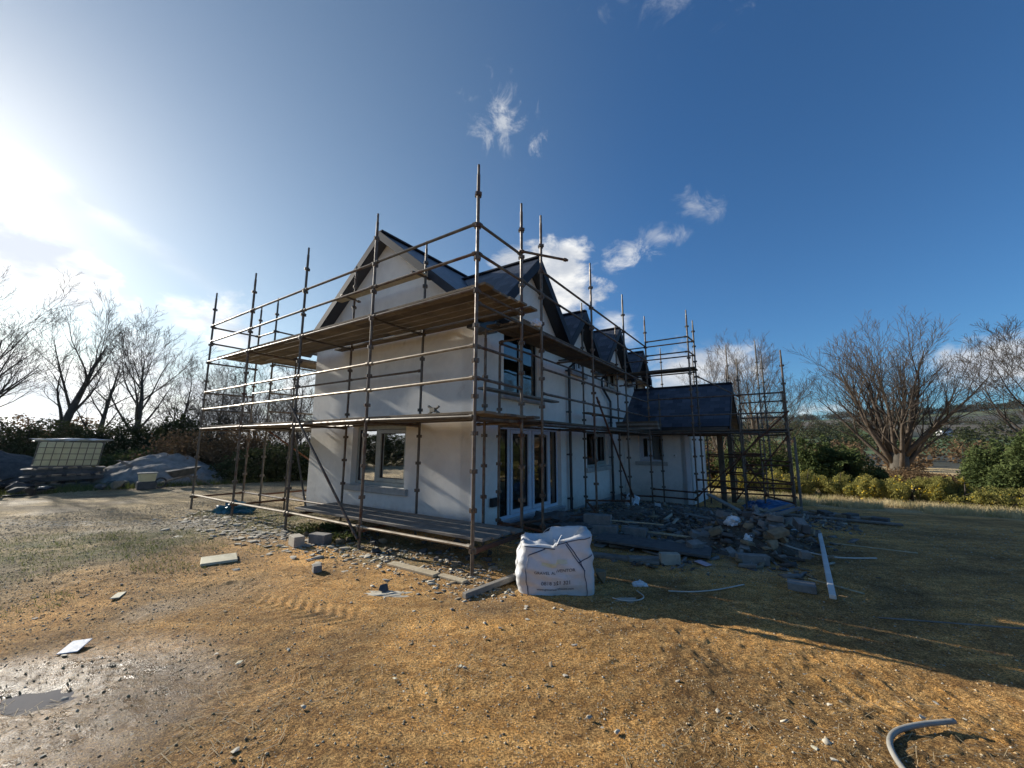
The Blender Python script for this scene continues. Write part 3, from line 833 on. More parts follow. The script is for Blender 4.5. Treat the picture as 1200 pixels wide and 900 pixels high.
def window(P, op, name, fm, lights, inset=.10, sill=True, fw=.06, sashes=(), parent=None, label=None):
    """lights: fractions splitting the opening; sashes: indices with an opening casement"""
    u0, u1, z0, z1 = op
    fb = MB(); e = .002
    pbox(fb, P, u0 + e, u1 - e, z0 + e, z0 + fw, -inset - .07, -inset)
    pbox(fb, P, u0 + e, u1 - e, z1 - fw, z1 - e, -inset - .07, -inset)
    pbox(fb, P, u0 + e, u0 + fw, z0 + fw + e, z1 - fw - e, -inset - .07, -inset)
    pbox(fb, P, u1 - fw, u1 - e, z0 + fw + e, z1 - fw - e, -inset - .07, -inset)
    us = [u0 + (u1 - u0) * t for t in lights]
    for u in us[1:-1]:
        pbox(fb, P, u - fw * .6, u + fw * .6, z0 + fw + e, z1 - fw - e, -inset - .07, -inset)
    w = fb.build(name, fm, house)
    if label: w['label'] = label
    for i, (a_, b_) in enumerate(zip(us[:-1], us[1:])):
        l = a_ + (fw if i == 0 else fw * .6); r = b_ - (fw if i == len(us) - 2 else fw * .6)
        q0, q1 = z0 + fw, z1 - fw
        if i in sashes:
            sb = MB(); g = .012; sw = .075
            pbox(sb, P, l + g, r - g, q0 + g, q0 + g + sw, -inset - .05, -inset + .022)
            pbox(sb, P, l + g, r - g, q1 - g - sw, q1 - g, -inset - .05, -inset + .022)
            pbox(sb, P, l + g, l + g + sw, q0 + g + sw + e, q1 - g - sw - e, -inset - .05, -inset + .022)
            pbox(sb, P, r - g - sw, r - g, q0 + g + sw + e, q1 - g - sw - e, -inset - .05, -inset + .022)
            sb.build('sash', fm, w)
            l, r, q0, q1 = l + g + sw, r - g - sw, q0 + g + sw, q1 - g - sw
        sb = MB(); t = .012
        for (x0, x1, y0, y1) in ((l, r, q0, q0 + t), (l, r, q1 - t, q1), (l, l + t, q0 + t, q1 - t), (r - t, r, q0 + t, q1 - t)):
            pbox(sb, P, x0, x1, y0, y1, -inset - .045, -inset - .008)
        sb.build('gasket', M['seal'], w)
        gb = MB()
        gb.add([P(l + .004, q0 + .004, -inset - .03), P(r - .004, q0 + .004, -inset - .03), P(r - .004, q1 - .004, -inset - .03), P(l + .004, q1 - .004, -inset - .03)], [(0, 1, 2, 3)])
        gb.build('pane', M['glass'], w, fix=False)
    if sill:
        sb = MB(); pbox(sb, P, u0 - .12, u1 + .12, z0 - .13, z0 - .003, -.05, .07)
        sb.build('sill', M['sill'], w, bevel=.008)
    return w


window(Pg, G_WIN, 'window', M['frame'], (0, .60, 1), sashes=(0,), fw=.075, inset=.14)
fd = window(Pr, R_OPS[0], 'french_door', M['door_frame'], (0, .165, .50, .835, 1), sashes=(1, 2), sill=False, fw=.07, inset=.10)
mb = MB(); pbox(mb, Pr, 2.25, 5.02, .10, .147, -.09, .09); mb.build('threshold', M['board_alu'], fd, bevel=.005)
mb = MB()
for u in (2.32 + 2.64 * .50 - .09,):
    pbox(mb, Pr, u - .015, u + .015, 1.0, 1.2, -.075, -.065); mb.path([Pr(u, 1.12, -.065), Pr(u, 1.12, -.02), Pr(u - .11, 1.12, -.02)], .011, 8)
mb.build('handle', M['white_plastic'], fd)
window(Pr, R_OPS[1], 'window', M['frame'], (0, .5, 1), sashes=(1,), inset=.1)
window(Pr, R_OPS[2], 'window', M['frame'], (0, .5, 1), sashes=(), inset=.09, fw=.05)
window(Pr, R_OPS[3], 'window', M['door_frame'], (0, .5, 1), sashes=(1,), inset=.07)
window(Pr, R_OPS[4], 'window', M['frame'], (0, .5, 1), sashes=(1,), inset=.09)
window(Pr, R_OPS[5], 'window', M['frame'], (0, .5, 1), inset=.07)
E_WIN = (-.12, .70, 1.07, 1.99)
mb = MB()
wall_mesh(mb, Pe, AEX, AW - .003, GZ0, [(AEX, 2.18), (AW, 2.18)], [E_WIN], TH)
mb.build('extension_wall', M['render'], house)
mb = MB()
wall_mesh(mb, lambda u, z, d: W(AEX - d, u, z), BEX, 13.1, GZ0, [(BEX, 2.18), (11.47, 3.55), (13.1, 2.18)], [], TH)
mb.build('extension_wall', M['render_white'], house)
mb = MB(); wall_mesh(mb, lambda u, z, d: W(u, 13.1 + d, z), AEX, AW - .003, GZ0, [(AEX, 2.18), (AW, 2.18)], [], TH); mb.build('extension_wall', M['render'], house)
window(Pe, E_WIN, 'window', M['door_frame'], (0, .5, 1), sashes=(1,), inset=.09)
mb = MB(); pbox(mb, Pe, AEX - .0, AEX + .14, -.7, 2.15, .003, .022); mb.build('corner_band', M['render_white'], house)
mb = MB(); mb.box(AEX + .2, AW, BEX + TH, 13, -.5, -.4); mb.build('ground_floor', M['floor_in'], house)
# extension roof
mb = MB(); uvs = []
ze, zr, br_ = 2.20, 3.76, 11.47
roof_slab(mb, uvs, W(-2.15, 9.55, ze), W(1.25, 9.55, ze), W(1.9, br_, zr), W(-2.15, br_, zr), .10)
roof_slab(mb, uvs, W(1.25, 13.4, ze), W(-2.15, 13.4, ze), W(-2.15, br_, zr), W(1.9, br_, zr), .10)
er = build_uv(mb, uvs, 'extension_roof', M['slate'], house)
mb = MB(); mb.bar(W(-2.16, br_, zr + .012), W(1.8, br_, zr + .012), .15, .05); mb.build('ridge_tile', M['fascia'], er, bevel=.012)
mb = MB()
for e0, z0_ in ((9.55, ze), (13.4, ze)):
    mb.hexa([W(-2.18, br_, zr - .24), W(-2.18, e0, z0_ - .24), W(-2.152, e0, z0_ - .24), W(-2.152, br_, zr - .24), W(-2.18, br_, zr + .012), W(-2.18, e0, z0_ + .012), W(-2.152, e0, z0_ + .012), W(-2.152, br_, zr + .012)])
mb.build('barge_board', M['fascia'], er)
mb = MB(); mb.box(-2.12, 1.2, 9.52, 9.548, ze - .26, ze - .02); mb.box(-2.12, 1.2, 9.46, 9.518, ze - .16, ze - .05); mb.build('fascia', M['gutter'], er)
mb = MB(); mb.box(-2.1, -.95, 9.6, 9.72, 1.9, 2.08); mb.build('porch_beam', M['board_dark'], house)
for a_, b_ in ((-1.85, 9.8), (-1.93, 11.9)):
    mb = MB(); mb.box(a_ - .075, a_ + .075, b_ - .075, b_ + .075, -.6, 2.0); mb.build('porch_post', M['board_dark'], house, bevel=.008)
# fittings on the walls
mb = MB(); pbox(mb, Pr, 1.98, 2.20, .48, .64, .001, .07); pbox(mb, Pr, 2.0, 2.18, .50, .62, .071, .085); mb.build('meter_box', M['gutter'], house, bevel=.01)
mb = MB(); pbox(mb, Pe, -.52, -.42, 1.22, 1.34, .001, .05); mb.build('socket_box', M['white_plastic'], house, bevel=.008)
mb = MB(); pbox(mb, Pe, -.485, -.455, 1.26, 1.30, .051, .055); mb.build('socket_hole', M['seal'], house)
mb = MB(); pbox(mb, Pg, AW + .001, AL, -.7, .06, .003, .02); mb.build('plinth', M['plinth'], house)
mb = MB(); pbox(mb, Pr, 2.2, 5.1, -.7, .098, .003, .02); pbox(mb, Pr, 5.1, BEX, -.7, .0, .003, .02); mb.build('plinth', M['plinth'], house)
mb = MB(); pbox(mb, Pg, AW + .0, AW + .03, .1, 4.0, .0025, .006); mb.build('corner_bead', M['render_white'], house)

# ------------------------------------------------------------------ scaffold
scaf = thing('scaffold', 'rusty tube scaffolding with two levels of boards wrapped around the white house', 'scaffold', W(0, 0, 0))
R_T = .0245


def standard(a, b, top, base=None, m='steel', collar=True):
    p = W(a, b); z0 = gz(p.x, p.y) - .03 if base is None else base
    mb = MB()
    if random.random() < .3: m = 'steel_mid'
    lx, ly = random.uniform(-.012, .012), random.uniform(-.012, .012)
    q = Vector((p.x, p.y, z0)); t = Vector((p.x + lx, p.y + ly, top))
    dd = (t - q).normalized()
    mb.tube(q, t - dd * .16, R_T, n=10); mb.tube(t - dd * .16, t, .019, n=8)
    mb.tube(q, q + dd * .05, .045, .03, n=8)
    if collar:
        z = .30
        while z < top - .35:
            c = q + dd * ((z - z0) / dd.z)
            if z > z0 + .1:
                mb.tube(c - dd * .018, c + dd * .018, .036, n=10)
                for v in (A, B):
                    mb.obox(c, v * .055, v.cross(Z) * .014, Z * .026)
            z += .495
    return mb.build('standard', M[m], scaf)


def ledger(p, q, name='ledger', m='steel', over=.0, n=8, r=R_T * .92):
    if m == 'steel' and random.random() < .3: m = 'steel_mid'
    p, q = Vector(p), Vector(q); p.z += random.uniform(-.010, .010); q.z += random.uniform(-.010, .010); d = (q - p).normalized()
    mb = MB(); mb.tube(p - d * over, q + d * over, r, n=n)
    for c, s in ((p, 1), (q, -1)):   # wedge couplings
        mb.tube(c + d * s * .03, c + d * s * .085, r * 1.45, n=8)
    return mb.build(name, M[m], scaf)


random.seed(11)
for a in (0, 2.30, 4.56, 6.86, 9.17):
    standard(a, 0, 5.73, m='steel')
for a, t in ((2.27, 5.72), (4.56, 5.76), (6.9, 3.9), (8.15, 5.73), (9.15, 5.73)):
    standard(a, 1.15, t, base=None)
standard(.72, 1.15, 3.62)
for b, t in ((1.18, 5.74), (1.83, 5.86), (4.2, 5.86), (6.55, 5.86), (8.72, 5.82)):
    standard(0, b, t)
for b, t in ((1.85, 3.5), (5.75, 5.55), (8.55, 5.6)):
    standard(.92, b, t)
for a, b, t in ((-1.28, 8.7, 5.78), (-1.36, 9.4, 5.62), (-3.6, 8.7, 4.2), (-3.6, 10.9, 3.3), (-2.4, 10.9, 4.5), (-2.9, 13.4, 5.6), (-1.9, 13.6, 5.6), (-3.1, 11.9, 4.7), (.7, 13.9, 5.9), (-.6, 13.9, 5.6)):
    standard(a, b, t)
# side scaffold on the far left end
for a, b, t in ((8.15, 3.5, 5.5), (8.15, 5.8, 5.5), (6.95, 3.5, 5.4), (6.95, 5.8, 5.4), (8.15, 8.1, 5.5), (6.95, 8.1, 5.4)):
    standard(a, b, t)

xs = [0, 2.30, 4.56, 6.86, 9.17]
for z, m in ((.34, 'steel_bright'), (2.53, 'steel_bright'), (2.98, 'steel_bright'), (4.35, 'steel'), (4.80, 'steel'), (2.02, 'steel'), (3.80, 'steel')):
    for x0, x1 in zip(xs[:-1], xs[1:]):
        ledger(W(x0, 0, z), W(x1, 0, z), 'guard_rail' if z in (2.53, 2.98, 4.35, 4.80) else 'ledger', m)
xi = [2.27, 4.56, 6.9, 9.15]
for z in (.30, 2.02, 3.05):
    for x0, x1 in zip(xi[:-1], xi[1:]):
        ledger(W(x0, 1.15, z), W(x1, 1.15, z), 'ledger', 'steel')
ledger(W(.72, 1.15, .30), W(2.27, 1.15, .30), 'ledger', 'steel_rust')
for z in (4.30, 4.75, 2.50, 2.95):
    ledger(W(9.17, 0, z), W(9.15, 1.15, z), 'guard_rail')
    if z > 4: ledger(W(8.15, 1.15, z), W(8.15, 3.5, z), 'guard_rail'); ledger(W(9.15, 1.15, z), W(8.15, 1.15, z), 'guard_rail')
for a in (0, 2.29, 4.56, 6.87, 9.16):
    for z in (.28, 1.99, 3.77):
        ledger(W(a, 0, z), W(a if a else .0, 1.15, z), 'transom', 'steel_rust' if z < 1 else 'steel')
for b0, b1 in ((1.15, 3.5), (3.5, 5.8), (5.8, 8.1)):
    for z in (.3, 2.0, 2.5, 3.0, 3.8):
        ledger(W(8.15, b0, z), W(8.15, b1, z), 'ledger', 'steel_rust' if z < 1 else 'steel')
    for z in (2.0, 3.8):
        ledger(W(6.95, b0, z), W(6.95, b1, z), 'ledger')
# long side, outer row
ys = [0, 1.18, 1.83, 4.2, 6.55, 8.72]
for z in (2.0, 2.53, 2.98, 3.60, 4.35, 4.80):
    for b0, b1 in ((0, 1.18), (1.83, 4.2), (4.2, 6.55), (6.55, 8.72)):
        dz = -.02 if b0 else 0
        ledger(W(0, b0, z + dz), W(0, b1, z + dz), 'guard_rail' if z in (2.53, 2.98, 4.35, 4.80) else 'ledger', 'steel')
ledger(W(0, 1.10, 4.84), W(-.56, 1.80, 4.80), 'loose_tube')
ledger(W(0, 1.18, 4.35), W(0, 1.83, 4.33), 'guard_rail')
for b0, b1 in ((1.85, 5.75), (5.75, 8.55)):
    ledger(W(.92, b0, 1.98), W(.92, b1, 1.98), 'ledger'); ledger(W(.92, b0, 3.55), W(.92, b1, 3.55), 'ledger')
for b in (1.18, 1.84, 4.2, 6.55, 8.72):
    for z in (1.97, 3.57):
        ledger(W(0, b, z), W(.92, b, z), 'transom')
ledger(W(0, .0, .30), W(0, 1.18, .30), 'ledger', 'steel_rust')
ledger(W(0, 1.83, .22), W(.92, 1.85, .26), 'transom', 'steel_rust')
ledger(W(.72, 1.15, .30), W(0, 4.2, .20), 'ledger', 'steel_rust')
ledger(W(0, 4.2, .18), W(.92, 5.75, .2), 'transom', 'steel_rust')
ledger(W(.92, 5.75, .20), W(0, 6.55, .18), 'ledger', 'steel_rust')
ledger(W(.92, 8.55, .05), W(0, 8.72, .05), 'ledger', 'steel_rust')
ledger(W(0, 6.55, .12), W(.92, 8.55, .12), 'ledger', 'steel_rust')
# extension scaffold
for z in (.28, .08):
    ledger(W(0, 8.72, z), W(-1.28, 8.7, z - .02), 'ledger', 'steel_rust'); 
ledger(W(-1.28, 8.7, .3), W(-3.6, 8.7, .34), 'ledger', 'steel_rust')
ledger(W(-1.28, 8.7, .62), W(-3.6, 8.7, .62), 'ledger', 'steel_rust')
for z in (2.50, 3.03, 1.98):
    ledger(W(0, 8.72, z), W(-1.28, 8.7, z), 'guard_rail'); ledger(W(-1.28, 8.7, z), W(-3.6, 8.7, z), 'guard_rail')
    ledger(W(-3.6, 8.7, z - .03), W(-3.6, 10.9, z - .03), 'guard_rail')
ledger(W(-2.4, 10.9, 3.0), W(-3.6, 10.9, 3.0), 'guard_rail'); ledger(W(-2.4, 10.9, 2.5), W(-3.6, 10.9, 2.5), 'guard_rail')
ledger(W(-2.4, 10.9, 1.0), W(-3.6, 10.9, 1.0), 'ledger', 'steel_rust'); ledger(W(-2.4, 10.9, .3), W(-3.6, 10.9, .3), 'ledger', 'steel_rust')
ledger(W(-3.1, 11.9, 2.0), W(-2.4, 10.9, 2.0), 'ledger', 'steel_rust'); ledger(W(-1.9, 13.6, 1.2), W(-2.9, 13.4, 1.2), 'ledger', 'steel_rust')
for z in (3.92, 4.46, 4.93):
    ledger(W(0, 8.72, z), W(-1.28, 8.7, z), 'guard_rail'); ledger(W(-1.28, 8.7, z), W(-1.36, 9.4, z - .02), 'guard_rail')
    ledger(W(-1.36, 9.4, z), W(.92, 9.4, z), 'guard_rail')
ledger(W(-1.36, 9.4, 3.8), W(-2.4, 10.9, 3.2), 'brace')


for a, b, t in ((-1.9, 12.9, 4.6), (-1.3, 11.2, 3.4), (-2.9, 10.0, 2.6), (-.2, 9.35, 3.3), (-2.5, 8.72, 2.6)):
    standard(a, b, t)
for z, m in ((.25, 'steel_rust'), (.75, 'steel_rust'), (1.3, 'steel_rust'), (2.0, 'steel')):
    ledger(W(-1.3, 11.2, z), W(-2.9, 10.0, z + .03), 'ledger', m); ledger(W(-1.9, 12.9, z + .05), W(-2.9, 13.4, z), 'ledger', m); ledger(W(-2.4, 10.9, z - .08), W(-1.3, 11.2, z - .05), 'ledger', m)
    ledger(W(-3.6, 8.7, z - .1), W(-2.9, 10.0, z - .1), 'transom', m)


def brace(p, q, m='steel_rust'):
    ledger(p, q, 'brace', m, over=.08)


brace(W(4.56, -.05, 2.31), W(2.34, -.05, .22), 'steel')
brace(W(-.05, 4.3, 2.62), W(-.05, 6.6, .30), 'steel_rust')
brace(W(-3.6, 8.65, 2.48), W(-1.28, 8.65, .15), 'steel_rust')
brace(W(-3.6, 10.85, 1.9), W(-2.1, 10.85, -.1), 'steel_rust')
brace(W(-2.9, 10.0, 1.9), W(-1.3, 11.2, .0), 'steel_rust'); brace(W(-1.9, 12.9, 1.9), W(-2.9, 11.9, .0), 'steel_rust')
brace(W(6.86, 1.2, 2.0), W(6.0, 1.2, .1), 'steel'); brace(W(8.2, 3.5, 2.0), W(8.2, 5.6, .0), 'steel_rust')
brace(W(8.2, 1.2, 2.0), W(7.0, 3.5, .05), 'steel_rust')


def deck(p0, p1, w, z, n, m='board', lens=2.35, hang=.12, name='scaffold_board'):
    """boards laid from p0 to p1 (a,b) with total width w to the left-hand side given by vector w (a,b)"""
    p0, p1, w = Vector((*p0, 0)), Vector((*p1, 0)), Vector((*w, 0))
    L = (p1 - p0).length; d = (p1 - p0) / L; bw = w.length / n; wd = w.normalized()
    for i in range(n):
        t = -hang + random.uniform(-.05, .05)
        while t < L + hang - .3:
            e = min(t + random.choice((lens, lens * 1.5)), L + hang + random.uniform(-.06, .04))
            if L + hang - e < .5: e = L + hang
            c = p0 + wd * (bw * (i + .5)); s = c + d * t; f = c + d * e
            zz = z + random.uniform(-.004, .006); h = .019; g = bw / 2 - random.uniform(.006, .016)
            sk = random.uniform(-.006, .006)
            q = []
            for k, hh in ((0, -h), (1, h)):
                q += [W(s.x - wd.x * g, s.y - wd.y * g, zz + hh), W(f.x - wd.x * g, f.y - wd.y * g, zz + hh + sk), W(f.x + wd.x * g, f.y + wd.y * g, zz + hh + sk), W(s.x + wd.x * g, s.y + wd.y * g, zz + hh)]
            b = MB(); b.hexa(q); b.build(name, M['board_dark' if (m == 'board' and random.random() < .35) else m], scaf, bevel=.003)
            t = e + .008


deck((0, 0), (8.6, 0), (0, 1.12), 3.865, 5, lens=3.2)           # top lift, gable
deck((0, 0), (9.17, 0), (0, 1.12), 2.06, 4, lens=3.2)           # lower lift, gable
deck((.02, 1.30), (.02, 6.6), (.70, 0), 3.66, 3, m='board_dark', lens=3.2)
deck((.02, 1.25), (.02, 8.7), (.90, 0), 2.04, 4, m='board_dark', lens=3.6)
deck((.9, 8.75), (-1.3, 8.75), (0, .66), 3.97, 3, m='board_dark')
deck((.2, 8.75), (-3.6, 8.75), (0, .62), 2.04, 3, m='board_dark', lens=3.9)
deck((8.15, 1.2), (8.15, 8.1), (-1.1, 0), 3.86, 4, lens=3.2)
deck((8.15, 1.2), (8.15, 8.1), (-1.1, 0), 2.06, 3, lens=3.2)
deck((-.05, 1.19), (5.2, 1.19), (0, .23), 3.865, 1, lens=3.2)
deck((-.05, 1.19), (3.2, 1.19), (0, .23), 2.06, 1, lens=3.2)
# boards on low ledgers at the foot of the gable
deck((.1, .22), (4.6, .22), (0, .9), .37, 4, m='wood_grey', lens=3.0)
# hop-up planks
deck((1.02, 1.35), (1.02, 4.1), (-.22, 0), 2.62, 1, m='wood_grey', hang=.0, lens=3)
deck((.95, 5.75), (.95, 8.6), (-.22, 0), 2.47, 1, m='board_dark', hang=.1, lens=3)
deck((5.0, 1.15), (2.2, 1.15), (0, -.22), 4.98, 1, m='wood_pale', hang=.0, lens=3)
for a in (2.27, 4.56):
    ledger(W(a, 1.3, 4.94), W(a, .8, 4.94), 'transom')

# ------------------------------------------------------------------ vegetation
def grow(seed, base, h, r0, lean=(0, 0), n1=9, spread=.6, depth=4, fork=.25, up=.25, kids=(7, 6, 5, 4), lenk=(.55, .5, .5, .45), bend=.09, stems=None, rf=.46, rmin=.0055):
    """bare tree: returns builder meshes for trunk and crown"""
    rnd = random.Random(seed)
    tr, cr = MB(), MB()
    def branch(p, d, L, r, lvl, tmin):
        ns = 6 if lvl <= 1 else (4 if lvl == 2 else 3)
        pts = [p.copy()]; rad = [r]; dirs = [d.copy()]
        q = p.copy(); dd = d.copy()
        for i in range(ns):
            w = bend * (1 + .5 * lvl)
            dd = (dd + Vector((rnd.uniform(-w, w), rnd.uniform(-w, w), rnd.uniform(-w, w) * .6 + up * (.25 if lvl else .15)))).normalized()
            q = q + dd * (L / ns); pts.append(q.copy()); dirs.append(dd.copy())
            k = (i + 1) / ns
            rad.append(max(r * (1 - k * (.90 if lvl == 0 else .86)), rmin))
        n = 9 if lvl == 0 else (6 if lvl == 1 else (4 if lvl == 2 else 3))
        (tr if lvl == 0 else cr).path(pts, rad, n)
        if lvl >= depth: return
        nk = kids[min(lvl, len(kids) - 1)]; nk = max(2, int(round(nk * rnd.uniform(.8, 1.25))))
        ph = rnd.uniform(0, 6.28)
        for j in range(nk):
            t = tmin + (1 - tmin) * ((j + rnd.uniform(.1, .9)) / nk)
            f = t * ns; i0 = min(int(f), ns - 1); ff = f - i0
            o = pts[i0].lerp(pts[i0 + 1], ff); bd = dirs[i0 + 1]; rr = (rad[i0] * (1 - ff) + rad[i0 + 1] * ff) * (rf * .95 if lvl == 0 else rf) / .72
            ph += 2.4 + rnd.uniform(-.5, .5)
            x = bd.orthogonal().normalized(); y = bd.cross(x)
            ang = spread * rnd.uniform(.65, 1.3) * (1.0 if lvl else 1.1)
            nd = (bd * cos(ang) + (x * cos(ph) + y * sin(ph)) * sin(ang)).normalized()
            nl = L * lenk[min(lvl, len(lenk) - 1)] * rnd.uniform(.7, 1.2) * (1.15 - .45 * t)
            branch(o, nd, nl, max(min(rr * .72, rr - .002), rmin), lvl + 1, .18)
    base = Vector(base)
    if stems is None:
        branch(base, Vector((lean[0], lean[1], 1)).normalized(), h, r0, 0, fork)
    else:
        # short bole, then many ascending stems
        hb = stems['bole']; tr.path([base, base + Vector((0, 0, hb * .5)), base + Vector((.05, 0, hb))], [r0 * 1.25, r0, r0 * 1.05], 12)
        for k in range(stems['n']):
            a = 2 * pi * (k + rnd.uniform(-.3, .3)) / stems['n'] * 1.0 + k * 2.4
            tilt = stems['tilt'] * sqrt((k + .5) / stems['n']) * rnd.uniform(.85, 1.1)
            d = Vector((cos(a) * sin(tilt), sin(a) * sin(tilt), cos(tilt)))
            L = (h - hb) * rnd.uniform(.85, 1.02) * (1.0 - .12 * sin(tilt))
            branch(base + Vector((cos(a) * r0 * .5, sin(a) * r0 * .5, hb * rnd.uniform(.35, .95))), d, L, r0 * rnd.uniform(.28, .42), 1, .15)
    return tr, cr


def bare_tree(seed, az, dist, h, label, group=None, name='bare_tree', r0=.2, mats=('bark', 'twig'), zoff=-.1, **kw):
    x, y = dist * sin(radians(az)), dist * cos(radians(az))
    z = gz(x, y) + zoff
    t = thing(name, label, 'tree', (x, y, z), group)
    tr, cr = grow(seed, (x, y, z), h, r0, **kw)
    tr.build('trunk', M[mats[0]], t, smooth=True, fix=False)
    cr.build('branches', M[mats[1]], t, smooth=True, fix=False)
    return t


GL = 'bare leaning trees along the hedge'
K = dict(depth=4, n1=9)
def lean_for(az, l, back=0.0):      # lean towards image right or left, seen from the yard
    a = radians(az); return (cos(a) * l + sin(a) * back, -sin(a) * l + cos(a) * back)
bare_tree(1, -54.2, 34, 7.4, 'large many-limbed bare tree at the left edge behind the white tank', GL, r0=.30, lean=lean_for(-54, 0.10), kids=(11, 7, 6, 4), spread=.55, fork=.24, lenk=(.58, .52, .5, .5))
bare_tree(2, -49.6, 34, 7.9, 'bare tree with thick leaning trunk, second from the left edge, curved to the right', GL, r0=.30, lean=lean_for(-49, 0.14), kids=(10, 7, 6, 4), spread=.46, fork=.32, lenk=(.50, .52, .5, .5))
bare_tree(3, -46.3, 34, 6.7, 'slender bare tree with low side limbs rising just right of the tank', GL, r0=.19, lean=lean_for(-46, 0.09), kids=(12, 7, 5, 4), spread=.7, fork=.20, lenk=(.44, .5, .5, .5))
bare_tree(4, -43.3, 33, 6.7, 'fan-shaped bare tree with leaning trunk above the gravel heap', GL, r0=.24, lean=lean_for(-43, 0.12), kids=(12, 7, 6, 4), spread=.5, fork=.28, lenk=(.56, .55, .5, .5))
bare_tree(5, -40.2, 35, 6.0, 'thin upright bare tree growing out of the dark shrub by the scaffold end', GL, r0=.16, lean=lean_for(-40, 0.02), kids=(12, 7, 5, 4), spread=.6, fork=.22, lenk=(.46, .5, .5, .5))
bare_tree(6, -36.6, 38, 6.2, 'bare tree seen through the first bay of the scaffold', GL, r0=.15, lean=lean_for(-36, 0.01), kids=(12, 7, 5, 4), spread=.6, fork=.12, lenk=(.6, .5, .5, .5))
bare_tree(7, -32.4, 36, 6.2, 'bare tree seen behind the second bay of the scaffold', GL, r0=.15, lean=lean_for(-32, -.03), kids=(12, 7, 5, 4), spread=.6, fork=.12, lenk=(.6, .5, .5, .5))
bare_tree(8, -28.4, 33, 6.0, 'bare tree close against the left wall of the house', GL, r0=.15, lean=lean_for(-28, 0.02), kids=(12, 7, 5, 4), spread=.65, fork=.12, lenk=(.6, .5, .5, .5))
# right side
bare_tree(21, 43.9, 36, 9.2, 'big spreading bare beech with many rising stems, standing alone behind the gorse', None, name='beech_tree', r0=.46, mats=('bark_warm', 'twig_warm'), kids=(14, 9, 7, 6), spread=.52, up=.26, bend=.08, lenk=(.6, .52, .5, .5), stems=dict(bole=1.9, n=15, tilt=.72), rf=.5, rmin=.007)
GR = 'bare trees beyond the extension'
bare_tree(31, 27.3, 42, 8.0, 'tall bare tree rising directly behind the extension roof end', GR, r0=.20, mats=('bark_warm', 'twig_warm'), kids=(14, 8, 6, 5), spread=.5, fork=.12, lenk=(.55, .5, .5, .5))
bare_tree(32, 31.4, 38, 7.8, 'tall bare tree just right of the extension, twin of the one behind the roof', GR, r0=.22, mats=('bark_warm', 'twig_warm'), kids=(14, 8, 6, 5), spread=.52, fork=.12, lenk=(.6, .5, .5, .5))
bare_tree(33, 34.6, 40, 5.8, 'pale bare tree crossed by the tallest right-hand scaffold pole', GR, r0=.17, mats=('bark_warm', 'twig_warm'), kids=(11, 7, 6, 4), spread=.62, fork=.12, lenk=(.6, .5, .5, .5))
bare_tree(34, 53.6, 30, 5.2, 'broad bare tree cut off by the right edge above the dark holly', None, r0=.26, mats=('bark', 'twig'), kids=(12, 8, 6, 5), spread=.55, fork=.12, lenk=(.75, .55, .5, .5), lean=lean_for(53, -.06))
bare_tree(35, 24.6, 44, 7.2, 'small bare tree peeping above the extension ridge', GR, r0=.15, mats=('bark_warm', 'twig_warm'), kids=(12, 7, 5, 4), spread=.55, fork=.12, lenk=(.55, .5, .5, .5))


def leaves(name, blobs, n, size, material, parent=None, seed=0, clump=.55, shell=.55, aspect=.55, upb=0.0, freq=2.2, kind=None):
    """many leaf faces through a set of ellipsoids (x,y,z,rx,ry,rz); clumped by noise"""
    rg = np.random.default_rng(seed)
    vols = np.array([b[3] * b[4] * b[5] for b in blobs]) ** .67
    idx = rg.choice(len(blobs), size=int(n * 2.2), p=vols / vols.sum())
    Bk = np.array(blobs)[idx]
    d = rg.normal(size=(len(idx), 3)); d /= np.linalg.norm(d, axis=1)[:, None]
    rr = np.where(rg.random(len(idx)) < shell, 1 - .28 * rg.random(len(idx)) ** 1.3, rg.random(len(idx)) ** .4)
    bump = 1 + .35 * vnoise(d[:, 0] * 2.3 + idx * 7.1, d[:, 2] * 2.3 + d[:, 1] * 1.7, seed + 5) * 2
    P = Bk[:, :3] + d * rr[:, None] * Bk[:, 3:6] * bump[:, None]
    nz = vnoise(P[:, 0] * freq + P[:, 2] * 1.3, P[:, 1] * freq + P[:, 2] * freq, seed + 9) + .5 * vnoise(P[:, 0] * freq * 2.7, P[:, 2] * freq * 2.7, seed + 10)
    keep = nz > (-.25 + .5 * (clump - .5))
    P = P[keep][:n]
    m = len(P)
    g = terrain(P[:, 0], P[:, 1]); P[:, 2] = np.maximum(P[:, 2], g + .01)
    u = rg.normal(size=(m, 3)); u[:, 2] = u[:, 2] * .7 + upb * 2; u /= np.linalg.norm(u, axis=1)[:, None]
    t = rg.normal(size=(m, 3)); v = np.cross(u, t); v /= np.linalg.norm(v, axis=1)[:, None]
    s = size * rg.uniform(.55, 1.35, m)[:, None]
    u = u * s; v = v * s * aspect
    V = np.empty((m, 4, 3)); V[:, 0] = P - u; V[:, 1] = P + v; V[:, 2] = P + u; V[:, 3] = P - v
    F = np.arange(m * 4).reshape(m, 4)
    return fast_mesh(name, V.reshape(-1, 3), F, material, parent)


def pol(az, d):
    return d * sin(radians(az)), d * cos(radians(az))


